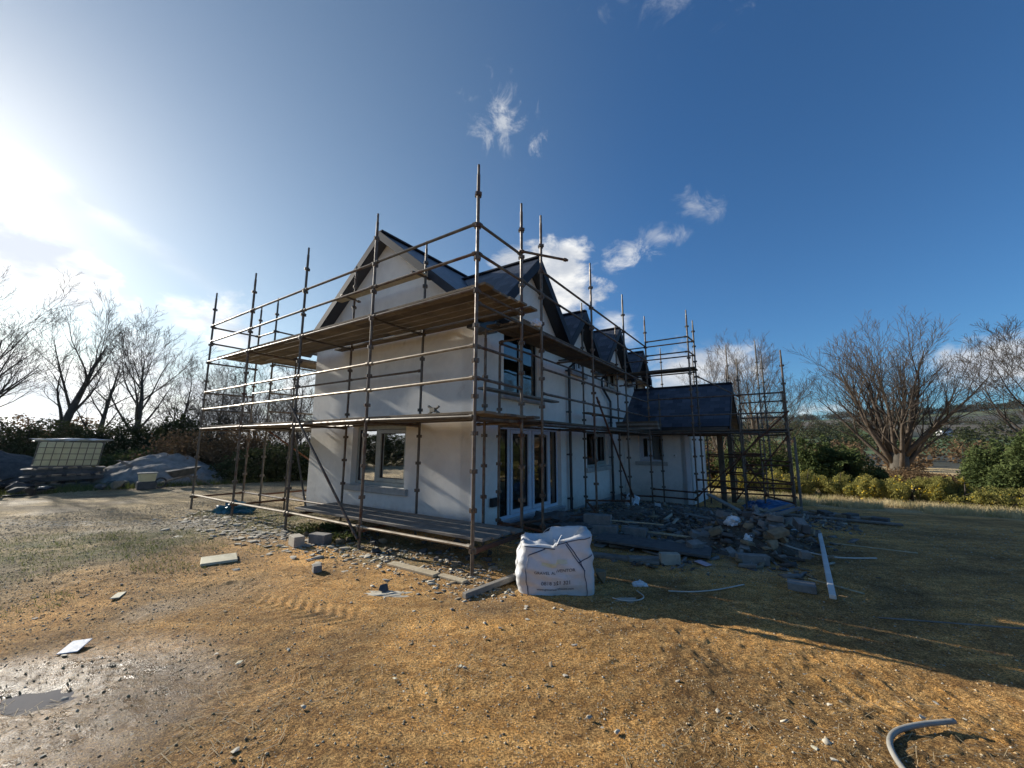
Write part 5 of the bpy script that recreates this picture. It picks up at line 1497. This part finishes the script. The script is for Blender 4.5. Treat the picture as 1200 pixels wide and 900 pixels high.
# gravel grains: one loose scatter, beyond counting
def gravel_scatter():
    rg = np.random.default_rng(4); n = 62000
    az = np.radians(rg.uniform(-66, 66, n)); d = 1.6 + 13 * rg.random(n) ** 1.15
    x, y = d * np.sin(az), d * np.cos(az)
    qx, qy = x - O.x, y - O.y; a = qx * A.x + qy * A.y; b = qx * B.x + qy * B.y
    dens = .25 + .75 * sstep(a, 1, 5) + .35 * (vnoise(x / .9, y / .9, 120) > .05)
    k = (rg.random(n) < dens) & ~((a > AW - .1) & (a < AL) & (b > BW)); x, y = x[k], y[k]; n = len(x)
    z = terrain(x, y, True)
    s = .0018 + .007 * rg.random(n) ** 5 + .0008 * np.hypot(x, y)
    oc = np.array([[1, 0, 0], [-1, 0, 0], [0, 1, 0], [0, -1, 0], [0, 0, .7], [0, 0, -.7]])
    V = oc[None] * s[:, None, None] * rg.uniform(.55, 1.4, (n, 6, 1)); th = rg.uniform(0, 6.28, n)
    c, sn = np.cos(th)[:, None], np.sin(th)[:, None]
    V = np.stack([V[..., 0] * c - V[..., 1] * sn, V[..., 0] * sn + V[..., 1] * c, V[..., 2]], 2)
    V += np.stack([x, y, z + s * .2], 1)[:, None]
    f = np.array([[0, 2, 4], [2, 1, 4], [1, 3, 4], [3, 0, 4], [2, 0, 5], [1, 2, 5], [3, 1, 5], [0, 3, 5]])
    F = (f[None] + (np.arange(n) * 6)[:, None, None]).reshape(-1, 3)
    o = fast_mesh('gravel', V.reshape(-1, 3), F, [mat('loose_grit', (.40, .29, .15), .9, (.52, .43, .29), 3, 5), M['shard'], M['stone']], mi=np.repeat(rg.choice(3, n, p=(.66, .20, .14)), 8))
    tag(o, 'loose grit and small stones over the brown dirt', 'gravel', kind='stuff')
gravel_scatter()


def straw_litter():
    rg = np.random.default_rng(14); n = 6500
    az = np.radians(rg.uniform(-58, 58, n)); d = 1.8 + 6 * rg.random(n) ** 1.2; x, y = d * np.sin(az), d * np.cos(az)
    qx, qy = x - O.x, y - O.y; b = qx * B.x + qy * B.y
    k = (b < .1) & (vnoise(x / .8, y / .8, 130) > .05); x, y = x[k], y[k]; n = len(x)
    th = rg.uniform(0, pi, n); L = rg.uniform(.015, .06, n); w = .0016
    dx, dy = np.cos(th), np.sin(th); z = terrain(x, y, True) + .006
    V = np.empty((n, 4, 3)); 
    for k_, (sl_, sw) in enumerate(((-1, -1), (1, -1), (1, 1), (-1, 1))):
        V[:, k_] = np.stack([x + dx * L * sl_ - dy * w * sw, y + dy * L * sl_ + dx * w * sw, z + (.006 if k_ in (1, 2) else 0) + rg.uniform(0, .002, n)], 1)
    o = fast_mesh('straw_litter', V.reshape(-1, 3), np.arange(n * 4).reshape(n, 4), mat('dull_stalks', (.40, .31, .18), .8, (.26, .19, .10), 9, 4))
    tag(o, 'thin dry stalks strewn over the sunlit dirt', 'straw', kind='stuff')
straw_litter()


# hoses and strips
def strand(name, lab, cat, pts, r_, m, n=8, smooth_n=6):
    P = [Vector((x, y, gz(x, y, True) + r_ * .8 + dz)) for x, y, dz in pts]
    out = []
    for i in range(len(P) - 1):
        p0, p1, p2, p3 = P[max(i - 1, 0)], P[i], P[i + 1], P[min(i + 2, len(P) - 1)]
        for k in range(smooth_n):
            t = k / smooth_n
            out.append(.5 * ((2 * p1) + (p2 - p0) * t + (2 * p0 - 5 * p1 + 4 * p2 - p3) * t * t + (3 * p1 - p0 - 3 * p2 + p3) * t ** 3))
    out.append(P[-1])
    mb = MB(); mb.path(out, r_, n); o = mb.build(name, M[m], None, smooth=True)
    return tag(o, lab, cat)


strand('duct_pipe', 'curved grey plastic pipe end sticking into the bottom right corner', 'pipe', [(1.96, 2.10, .005), (1.99, 2.28, .005), (2.08, 2.44, .008), (2.22, 2.55, .012), (2.42, 2.61, .02), (2.64, 2.625, .03)], .0145, 'hose')
strand('plastic_strip', 'curved pale strip lying in the shade in front of the rubble', 'strip', [(1.78, 4.78, 0), (2.05, 4.76, 0), (2.35, 4.80, .01), (2.75, 4.98, .01)], .008, 'pvc_pale', 6)
strand('plastic_strip', 'looped pale strip near the shadow edge right of the bag', 'strip', [(1.10, 4.60, 0), (1.20, 4.50, .01), (1.36, 4.50, .01), (1.44, 4.60, .015), (1.42, 4.78, .01)], .007, 'pvc_pale', 6)
strand('plastic_strip', 'long pale strip trailing from the rubble pile to the right', 'strip', [(3.95, 6.75, .25), (4.05, 6.4, .16), (4.3, 6.12, .08), (4.7, 6.02, .02), (5.3, 6.05, .0)], .012, 'pvc_pale', 6)
strand('timber_strip', 'thin pale lath lying far right in the shade', 'lath', [(5.35, 6.9, 0), (6.2, 6.35, 0)], .012, 'wood_pale', 5)
strand('timber_strip', 'long dull lath in the shade near the right edge', 'lath', [(3.55, 4.12, 0), (4.75, 3.85, 0)], .009, 'wood_grey', 5)
strand('timber_strip', 'short lath beside the isolated grey block', 'lath', [(3.5, 4.95, .08), (3.95, 4.72, 0)], .010, 'wood_pale', 5)


def crumple(name, lab, cat, c, rx, ry, rz, m, seed, sub=3, amp=.5, freq=3.6, flat_bottom=True):
    bm = bmesh.new(); bmesh.ops.create_icosphere(bm, subdivisions=sub, radius=1)
    for v in bm.verts:
        p = v.co.copy()
        n = vnoise([p.x * freq + seed], [p.y * freq + p.z * 2.1], seed)[0] + .6 * vnoise([p.x * freq * 2.3], [p.y * freq * 2.3 + p.z * 3.7], seed + 1)[0] + .3 * abs(vnoise([p.z * freq * 4], [p.x * freq * 4 + p.y * 3], seed + 2)[0])
        k = 1 + amp * float(n) * 1.6
        v.co = Vector((p.x * rx * k, p.y * ry * k, max(p.z, -.25 if flat_bottom else -1) * rz * k + rz * .22))
    me = bpy.data.meshes.new(name); bm.to_mesh(me); bm.free(); me.materials.append(M[m])
    o = bpy.data.objects.new(name, me); COL.objects.link(o); o.location = c
    return tag(o, lab, cat)


crumple('plastic_film', 'crumpled white plastic film on top of the rubble pile, left of centre', 'plastic', W(-2.62, 3.55, .34), .125, .10, .10, 'plastic_white', 3)
crumple('plastic_film', 'curled white plastic scrap at the right side of the rubble pile', 'plastic', W(-3.42, 4.45, .10), .17, .045, .07, 'plastic_white', 8, amp=.5)
crumple('plastic_film', 'small greenish white plastic scrap in the middle of the rubble pile', 'plastic', W(-2.85, 3.15, .2), .06, .05, .07, 'plastic_white', 12)
crumple('plastic_film', 'tiny white plastic scrap alone near the grey stone', 'plastic', GW(-1.85, .85, .0), .075, .05, .05, 'plastic_white', 15, amp=.5)
crumple('plastic_sack', 'small white sack slumped at the foot of the brace by the long wall', 'sack', W(.05, 6.9, -.02), .16, .14, .24, 'plastic_white', 18)
crumple('mortar_heap', 'small patch of spilled pale mortar in the shade', 'mortar', GW(-1.85, .35, -.01), .13, .07, .02, 'concrete_pale', 21)
crumple('mortar_heap', 'pale mortar smear around the dark stone in the sun', 'mortar', GW(.42, -.98, -.012), .26, .12, .018, 'shard', 22)
crumple('plastic_sheet', 'crumpled teal plastic sheet lying behind the far left gable pole', 'sheet', GW(7.5, .30), .42, .22, .17, 'teal', 25, sub=4, amp=.45)
crumple('grey_sheeting', 'crumpled grey dust sheet heaped by the French door', 'sheet', GW(.30, 3.1, .02), .65, .60, .22, 'slate_broken', 28, sub=4, amp=.45)
crumple('tarpaulin', 'bright blue tarpaulin draped over a low stack behind the right scaffold pole', 'tarpaulin', W(-3.0, 10.3, -.30), .75, .50, .26, 'tarp', 31, sub=4, amp=.22)
ground_box('card_scrap', 'pinkish card scrap lying in front of the rubble pile', 'card', -2.35, 2.15, .19, .13, .01, 30, 'pink', tilt=6, dz=.015)
ground_box('white_card', 'small white square card standing in the debris before the extension', 'card', -.72, 6.4, .15, .02, .15, 8, 'plastic_white', dz=.10)
for k in range(9):
    ground_box('stone_slab', 'low grey slab in the row right of the blue tarpaulin', 'slab', -3.9 - .16 * k, 9.6 - .13 * k + .1 * (k % 2), .30, .22, .07 + .03 * (k % 3), 15 + 23 * k, ('concrete', 'stone', 'slate_broken')[k % 3], 'grey slabs right of the blue tarpaulin', tilt=(k % 4) * 2)
ground_box('timber_board', 'long board lying to the right of the last scaffold pole', 'plank', -4.3, 8.3, 2.4, .15, .04, 3, 'wood_grey', dz=.02)
ground_box('timber_board', 'tall board leaning upright against the last scaffold pole', 'plank', -3.72, 8.95, .06, .04, 2.1, 5, 'wood_grey', roll_=0, dz=-.05)

# timber stacked on the lower lift by the extension
for k in range(4):
    p = W(.15, 8.05, 2.085 + k * .062)
    mb = MB(); u = A * .62; mb.obox(Vector(p) + Z * .03 + A * random.uniform(-.05, .05), u, B * .11, Z * .028)
    o = mb.build('stacked_board', M['board_dark' if k % 2 else 'wood_grey'], None, bevel=.003)
    tag(o, ('lowest', 'second', 'third', 'topmost')[k] + ' short board of the stack on the lower lift by the extension roof', 'board', 'short boards stacked on the lower lift')


crumple('plastic_film', 'white plastic scrap caught on the upper boards beside the third long-side pole', 'plastic', W(.04, 1.72, 3.70), .09, .07, .10, 'plastic_white', 71)
tt = MB(); c0 = W(1.02, .25, 2.10)
tt.tube(c0 - A * .13 + Z * .0, c0 + A * .10 + Z * .12, .022, n=7); tt.tube(c0 + A * .10, c0 - A * .12 + Z * .11, .018, n=7); tt.obox(c0 + Z * .06, A * .05, B * .03, Z * .035)
tag(tt.build('coupler', M['cage'], None), 'loose dark tube coupler lying on the lower boards near the corner pole', 'coupler')


# ------------------------------------------------------------------ builder's bag
def bag():
    c = Vector((.50, 4.98, gz(.5, 4.98) - .01))
    t = thing('bulk_bag', 'full white woven builders bag with navy webbing standing in front of the French door', 'bag', c, None)
    wx, wy, hh = .42, .33, .575
    nu, nv = 96, 56
    def surf(u, v):    # u around 0..1 starting at the left front corner, v up 0..1
        q4 = (u % 1) * 4; side = int(q4); f = (q4 - side) * 2 - 1
        sx, sy = ((f, -1), (1, f), (-f, 1), (-1, -f))[side]
        nn = (abs(sx) ** 7 + abs(sy) ** 7) ** (1 / 7.0); sx /= nn; sy /= nn
        bul = 1 + .07 * sin(pi * min(v * 1.05, 1)) - .10 * v ** 3
        n = .030 * float(vnoise([sx * 2.2 + 3], [sy * 2 + v * 4.5], 41)[0]) + .022 * float(vnoise([sx * 5 + 1.2 * v * 3], [v * 9 + sy * 4], 42)[0])
        fold = .016 * math.sin((v * 9 + sx * 3.2 + 1.6 * float(vnoise([sx * 2], [v * 3 + sy], 44)[0])) * 2.2) * .6 * (v > .05) * min(1, v * 2)
        k = bul + (n + fold) * 2.0
        top = hh * (1 + .10 * sx * (sx > 0) * 1.0 - .08 * (sx < 0) - .05 * (1 - abs(sx)) * (sy < 0))
        x = sx * wx * k + (.05 * max(0, v - .8) * 5 * (sx > .7)); y = sy * wy * k
        z = v * top - .02 * (1 - v) * 0
        return c + Vector((x, y, z))
    mb = MB(); vs = []; fs = []
    for j in range(nv + 1):
        for i in range(nu): vs.append(surf(i / nu, j / nv))
    for j in range(nv):
        for i in range(nu):
            a = j * nu + i; b = j * nu + (i + 1) % nu; fs.append((a, b, b + nu, a + nu))
    # rim turned inwards and the sagging top fabric
    rings = 14; last = nv * nu
    for q in range(1, rings + 1):
        k = 1 - q / rings * .985
        for i in range(nu):
            p = surf(i / nu, 1); d = p - c
            f = q / rings
            zz = d.z + (.035 * sin(min(f * 4, pi)) if f < .8 else 0) - .15 * sstep(f, .12, .5) + .07 * float(vnoise([d.x * k * 6 + 5], [d.y * k * 6], 47)[0]) * (f > .1) + .10 * math.exp(-((d.x * k + .12) ** 2 + (d.y * k) ** 2) / .02)
            vs.append(c + Vector((d.x * k, d.y * k, float(zz))))
        for i in range(nu):
            a = last + i; b = last + (i + 1) % nu; fs.append((a, b, b + nu, a + nu))
        last += nu
    mb.add(vs, fs); body = mb.build('sack', M['bag'], t, smooth=True, fix=True)
    def web(name, pts, w=.012, m='webbing', off=.006):
        mbw = MB(); P = []
        for (u, v) in pts:
            p = surf(u % 1, v); q = surf((u + .004) % 1, v); s = (q - p); s.z = 0; s.normalize(); n = Vector((s.y, -s.x, 0))
            if n.dot(p - c) < 0: n = -n
            P.append((p + n * off, s))
        for (p0, s0), (p1, s1) in zip(P[:-1], P[1:]):
            d = (p1 - p0).normalized(); side = d.cross(Vector(((p0 - c).x, (p0 - c).y, 0)).normalized()).normalized()
            mbw.add([p0 - side * w / 2, p1 - side * w / 2, p1 + side * w / 2, p0 + side * w / 2], [(0, 1, 2, 3)])
        mbw.build(name, M[m], t, fix=False)
    # front runs from u=0 (left front corner) to u=.25 (right front corner)
    def line(u0, v0, u1, v1, n=26, wob=0.0):
        return [(u0 + (u1 - u0) * i / n + wob * sin(i * .7), v0 + (v1 - v0) * i / n) for i in range(n + 1)]
    web('webbing', line(.030, .02, .026, .82, wob=.0015)); web('webbing', line(.026, .82, .085, .97), .012)
    web('webbing', line(.225, .02, .205, .60, wob=.0012)); web('webbing', line(.205, .60, .165, .98))
    web('webbing', line(.213, .45, .196, .62)); web('webbing', line(.196, .60, .160, .96), .010)
    web('webbing', line(.195, .60, .262, .70), .012)
    web('seam', line(0, .985, .249, .985, 60), .010)
    for u0, u1, hgt in ((.125, .165, .10), (.60, .66, .06)):
        p0, p1 = surf(u0, .97), surf(u1, .99); pts = []
        for i in range(15):
            s = i / 14; pts.append(p0.lerp(p1, s) + Vector((.01 * sin(s * 5), -.01, hgt * sin(pi * s))))
        m2 = MB()
        for q0, q1 in zip(pts[:-1], pts[1:]):
            d = (q1 - q0).normalized(); sd = Vector((.1, 1, 0)).normalized()
            m2.add([q0 - sd * .022, q1 - sd * .022, q1 + sd * .022, q0 + sd * .022], [(0, 1, 2, 3)])
        m2.build('lifting_loop', M['bag'], t, fix=False)
    # printing wrapped on to the cloth
    def wrap(me, uc, vc, sc, mat_, name):
        bm = bmesh.new(); bm.from_mesh(me); bmesh.ops.triangulate(bm, faces=bm.faces)
        for v in bm.verts:
            u = uc + v.co.x * sc / (wx * 2) * .25; vv = vc + v.co.y * sc / hh
            p = surf(u % 1, vv); n = Vector((0, -1, 0)); v.co = p + n * .0035
        me2 = bpy.data.meshes.new(name); bm.to_mesh(me2); bm.free(); me2.materials.append(mat_)
        off = WLOC[t.name]
        me2.transform(Matrix.Translation(-off))
        o = bpy.data.objects.new(name, me2); COL.objects.link(o); o.parent = t
        return o
    def text(s, uc, vc, size, bold=0.0, name='print'):
        cu = bpy.data.curves.new('txt', 'FONT'); cu.body = s; cu.align_x = 'CENTER'; cu.size = 1; cu.resolution_u = 3; cu.offset = bold
        ob = bpy.data.objects.new('txt', cu); COL.objects.link(ob)
        dg = bpy.context.evaluated_depsgraph_get(); me = bpy.data.meshes.new_from_object(ob.evaluated_get(dg))
        bpy.data.objects.remove(ob)
        return wrap(me, uc, vc, size, M['ink'], name)
    text('GRAVEL ADVENTOR', .118, .47, .046, .012); text('0818 321 321', .122, .245, .056, .014); text('www.gravelwarehouse.com', .120, .135, .036, .008)
    bm = bmesh.new(); bmesh.ops.create_grid(bm, x_segments=30, y_segments=8, size=.5)
    for v in bm.verts:
        x, y = v.co.x, v.co.y; v.co.x = x * 5.6; v.co.y = (y * 1.0 + .35 * x * 0) * (1 - 1.2 * x * x) + .28 * sin(x * 9) * .5
    me = bpy.data.meshes.new('g'); bm.to_mesh(me); bm.free()
    wrap(me, .118, .66, .05, M['bag_yellow'], 'faded_print')


bag()


# ------------------------------------------------------------------ left yard: tank, junk, gravel heap
def ibc():
    x0, y0 = pol(-47.9, 22.0); z0 = gz(x0, y0)
    c = Vector((x0, y0, z0)); a = radians(-47.9)
    rx = Vector((cos(a), -sin(a), 0)); fw = Vector((sin(a), cos(a), 0))
    # rubbish stack it rests on
    t0 = thing('pallet', 'dark timber pallet pile under the caged tank', 'pallet', c)
    for k, zz in enumerate((.04, .30, .56)):
        for j in range(3):
            mb = MB(); mb.obox(c + Z * (zz + .07) + fw * (-.5 + .5 * j), rx * (1.05 - .05 * k), fw * .05, Z * .06); mb.build('bearer', M['dark_junk'], t0)
        for j in range(6):
            mb = MB(); mb.obox(c + Z * (zz + .145) + rx * (-.9 + .36 * j), rx * .12, fw * .6, Z * .012); mb.build('slat', M['wood_grey'], t0)
    zb = .74; tilt = .10
    t = thing('water_tank', 'milky square tank in a tube cage tilted on a dark pile at the left', 'tank', c + Z * zb)
    ux = (rx + Z * -.02).normalized(); up = (Z + rx * tilt).normalized(); hw, hd, h = .80, .50, .90
    base = c + Z * zb + Z * .03
    mb = MB(); mb.obox(base + up * h / 2, ux * (hw - .03), fw * (hd - .03), up * (h / 2 - .02)); o = mb.build('tank_body', M['ibc'], t, bevel=.05)
    mb = MB(); mb.tube(base + up * (h - .02), base + up * (h + .05), .11, n=16); mb.build('cap', M['black_plastic'], t)
    for s in (-1, 1):
        for k in range(5):
            z = .03 + (h - .05) * k / 4; mb = MB(); mb.tube(base + up * z + fw * hd * s - ux * hw, base + up * z + fw * hd * s + ux * hw, .012, n=6); mb.build('cage_bar', M['cage'], t)
            mb = MB(); mb.tube(base + up * z + ux * hw * s - fw * hd, base + up * z + ux * hw * s + fw * hd, .012, n=6); mb.build('cage_bar', M['cage'], t)
        for k in range(9):
            x = -hw + 2 * hw * k / 8; mb = MB(); mb.tube(base + ux * x + fw * hd * s, base + ux * x + fw * hd * s + up * h, .012, n=6); mb.build('cage_bar', M['cage'], t)
    o = crumple('plastic_film', 'torn silver white film lying over the top of the caged tank', 'film', base + up * (h + .02), .78, .42, .07, 'plastic_white', 55, amp=.5)
    o.rotation_euler.z = -a
    # junk pile to the left
    rr = random.Random(6)
    for i in range(46):
        az = rr.uniform(-58, -50.2); d = rr.uniform(20, 23); x, y = pol(az, d); aa, bb = toab(x, y); s = rr.uniform(.12, .42)
        hgt = 1.0 * float(sstep(1 - abs(az + 54.5) / 4.5, 0, .8)) * rr.random()
        if rr.random() < .5: ground_box('scrap_sheet', 'bent scrap sheet in the dark junk pile at the left edge', 'scrap', aa, bb, s * 3, s * 1.4, .03, rr.uniform(0, 180), rr.choice(('black_plastic', 'dark_junk', 'plastic_white', 'dark_junk')), 'scrap in the junk pile at the left edge', tilt=rr.uniform(-25, 25), dz=hgt)
        else: rubble('scrap_lump', 'dark lump in the junk pile at the left edge', 'scrap', aa, bb, s, rr.choice(('dark_junk', 'black_plastic', 'stone')), 1500 + i, 'lumps in the junk pile at the left edge', dz=hgt)
    for i in range(26):
        az = rr.uniform(-52, -43.2); d = rr.uniform(19.5, 22.5); x, y = pol(az, d); aa, bb = toab(x, y); s = rr.uniform(.1, .3)
        rubble('scrap_lump', 'dark lump around the pile under the caged tank', 'scrap', aa, bb, s, rr.choice(('dark_junk', 'black_plastic', 'stone', 'dark_junk')), 1600 + i, 'dark lumps around the tank pile', dz=.05)
    # leaning pallet frame right of the tank
    p = c + rx * 1.25; t2 = thing('leaning_frame', 'slatted grey timber frame leaning at the right side of the tank pile', 'frame', p)
    for k in range(5):
        mb = MB(); q = p + rx * (.05 + .15 * k) + Z * (.95 - .10 * k); mb.bar(q, q + rx * 1.15 - Z * .62, .05, .03); mb.build('slat', M['wood_grey'], t2)
    for k in (0, 1):
        mb = MB(); q = p + rx * (.12 + .95 * k) + Z * (.95 - .55 * k) - fw * .03; mb.bar(q, q + rx * .65 - Z * .40, .05, .05); mb.build('rail', M['wood_grey'], t2)
    # tub and trestle by the heap
    x, y = pol(-42.0, 19.6); z = gz(x, y); q = Vector((x, y, z))
    t3 = thing('tub', 'pale square tub standing before the gravel heap', 'tub', q)
    mb = MB(); mb.hexa([q + rx * sx * .20 + fw * sy * .2 + Z * .24 for sx, sy in ((-1, -1), (1, -1), (1, 1), (-1, 1))] + [q + rx * sx * .24 + fw * sy * .23 + Z * .56 for sx, sy in ((-1, -1), (1, -1), (1, 1), (-1, 1))]); mb.build('tub_body', M['ibc'], t3, bevel=.02)
    mb = MB(); mb.obox(q + Z * .565, rx * .26, fw * .25, Z * .02); mb.build('rim', M['concrete_pale'], t3, bevel=.01)
    mb = MB(); mb.obox(q + Z * .14, rx * .26, fw * .26, Z * .14); mb.build('base', M['dark_junk'], t3, bevel=.03)
    q = q + rx * 1.0
    t4 = thing('wheelbarrow', 'tipped dark wheelbarrow beside the pale tub in front of the gravel heap', 'wheelbarrow', q)
    mb = MB(); mb.hexa([q + rx * sx * .30 + fw * sy * .2 + Z * (.42 + .06 * sx) for sx, sy in ((-1, -1), (1, -1), (1, 1), (-1, 1))] + [q + rx * sx * .5 + fw * sy * .34 + Z * (.68 + .08 * sx) for sx, sy in ((-1, -1), (1, -1), (1, 1), (-1, 1))]); mb.build('tray', M['dark_junk'], t4, bevel=.02)
    for s in (-1, 1):
        mb = MB(); mb.path([q + rx * .9 + fw * s * .3 + Z * .02, q + rx * .2 + fw * s * .22 + Z * .42, q - rx * .62 + fw * s * .05 + Z * .2], .018, 6); mb.build('handle', M['cage'], t4)
        mb = MB(); mb.path([q + rx * .2 + fw * s * .2 + Z * .40, q + rx * .45 + fw * s * .24 + Z * .0], .018, 6); mb.build('leg', M['cage'], t4)
    mb = MB(); wv = q - rx * .62 + Z * .2
    for i in range(16):
        t_ = 2 * pi * i / 16; t1 = 2 * pi * (i + 1) / 16
        mb.tube(wv + (rx * cos(t_) + Z * sin(t_)) * .17, wv + (rx * cos(t1) + Z * sin(t1)) * .17, .03, n=6)
    mb.build('wheel', M['black_plastic'], t4)


ibc()


def heap(name, lab, az, dist, w, dep, h, m, seed, n=60):
    x0, y0 = pol(az, dist); a0 = radians(az); mb = MB(); vs = []; fs = []
    for i in range(n + 1):
        for j in range(n + 1):
            u, v = 2 * i / n - 1, 2 * j / n - 1; x = x0 + cos(a0) * u * w + sin(a0) * v * dep; y = y0 - sin(a0) * u * w + cos(a0) * v * dep
            r_ = math.hypot(u * 1.02, v); k = max(0, 1 - r_ ** 1.35)
            z = h * k ** .95 * 1.08 + abs(float(vnoise([u * 6], [v * 6], seed + 4)[0])) * .16 * h * min(1, k * 3) + float(vnoise([u * 3], [v * 3], seed)[0]) * .34 * h * min(1, k * 3) + float(vnoise([u * 11], [v * 11], seed + 1)[0]) * .08 * min(1, k * 4)
            vs.append((x, y, gz(x, y) + z - .04))
    for i in range(n):
        for j in range(n):
            q = i * (n + 1) + j; fs.append((q, q + 1, q + n + 2, q + n + 1))
    mb.add(vs, fs); o = mb.build(name, M[m], None, smooth=True); return tag(o, lab, 'heap')


heap('gravel_heap', 'large rounded heap of grey gravel at the left below the hedge', -40.9, 22.6, 2.5, 2.0, 1.22, 'gravel', 3)
heap('sand_heap', 'low pale spill of gravel at the right foot of the large heap', -37.0, 21.6, 1.6, 1.0, .36, 'gravel', 9)
heap('soil_bank', 'low dark soil bank behind the junk at the left edge', -54, 24.5, 4.5, 1.6, 1.5, 'dark_junk', 12)

# pallets and timber behind the gable scaffold
def pallet(a, b, ang, lab, dz=0.):
    p = GW(a, b, dz); u = A * cos(radians(ang)) + B * sin(radians(ang)); v = Z.cross(u)
    t = thing('pallet', lab, 'pallet', p)
    for s in (-1, 0, 1):
        mb = MB(); mb.obox(p + v * .45 * s + Z * .05, u * .58, v * .045, Z * .045); mb.build('bearer', M['wood_grey'], t)
    for k in range(6):
        mb = MB(); mb.obox(p + u * (-.52 + .208 * k) + Z * .108, u * .05, v * .5, Z * .011); mb.build('slat', M['wood_grey'], t)


pallet(8.9, 3.1, 10, 'grey pallet lying flat behind the left end of the scaffold'); pallet(7.5, 2.9, 4, 'grey pallet lying next to the house wall behind the scaffold')
ground_box('concrete_block', 'whitish block standing on the pallets behind the scaffold', 'block', 7.7, 2.6, .36, .2, .22, 5, 'concrete_pale', dz=.13)
ground_box('timber_board', 'bright pale plank lying by the left wall of the house', 'plank', 7.1, 2.1, 1.4, .12, .04, 8, 'wood_pale', dz=.14)
for k in range(5):
    ground_box('timber_board', ('bottom', 'second', 'third', 'fourth', 'top')[k] + ' orange board of the stack beside the far left wall', 'plank', 7.35 + .03 * (k % 2), 5.0, 1.5, .34, .045, 4, 'wood_orange', 'orange boards stacked by the left wall', dz=.08 + .075 * k)
for k, (a, b) in enumerate(((10.6, 5.2), (9.6, 6.6))):
    p = GW(a, b); t = thing('steel_trestle', ('left', 'right')[k] + ' one of two rusty trestles standing behind the scaffold end', 'trestle', p, 'rusty trestles behind the scaffold')
    for s in (-1, 1):
        for s2 in (-1, 1):
            mb = MB(); mb.tube(p + A * s * .42 + B * s2 * .2, p + A * s * .10 + B * s2 * .05 + Z * 1.75, .028, n=7); mb.build('leg', M['steel_rust'], t)
    for z_ in (.5, 1.0, 1.5):
        w_ = .42 - .32 * z_ / 1.75
        for s2 in (-1, 1):
            mb = MB(); mb.tube(p + A * w_ + B * s2 * .15 + Z * z_, p - A * w_ + B * s2 * .15 + Z * z_, .02, n=6); mb.build('rung', M['steel_rust'], t)


# ------------------------------------------------------------------ air
def haze():
    mb = MB(); mb.obox((0, 0, 40), (1520, 0, 0), (0, 1520, 0), (0, 0, 66))
    m = bpy.data.materials.new('air_haze'); m.use_nodes = True; N, L = m.node_tree.nodes, m.node_tree.links
    N.remove(N['Principled BSDF']); v = N.new('ShaderNodeVolumePrincipled')
    v.inputs['Color'].default_value = (.80, .88, 1, 1); v.inputs['Density'].default_value = .00008; v.inputs['Anisotropy'].default_value = .55
    L.new(v.outputs[0], N['Material Output'].inputs['Volume'])
    tag(mb.build('haze', m, None), 'thin pale haze over the far hills', 'haze', kind='stuff')


haze()
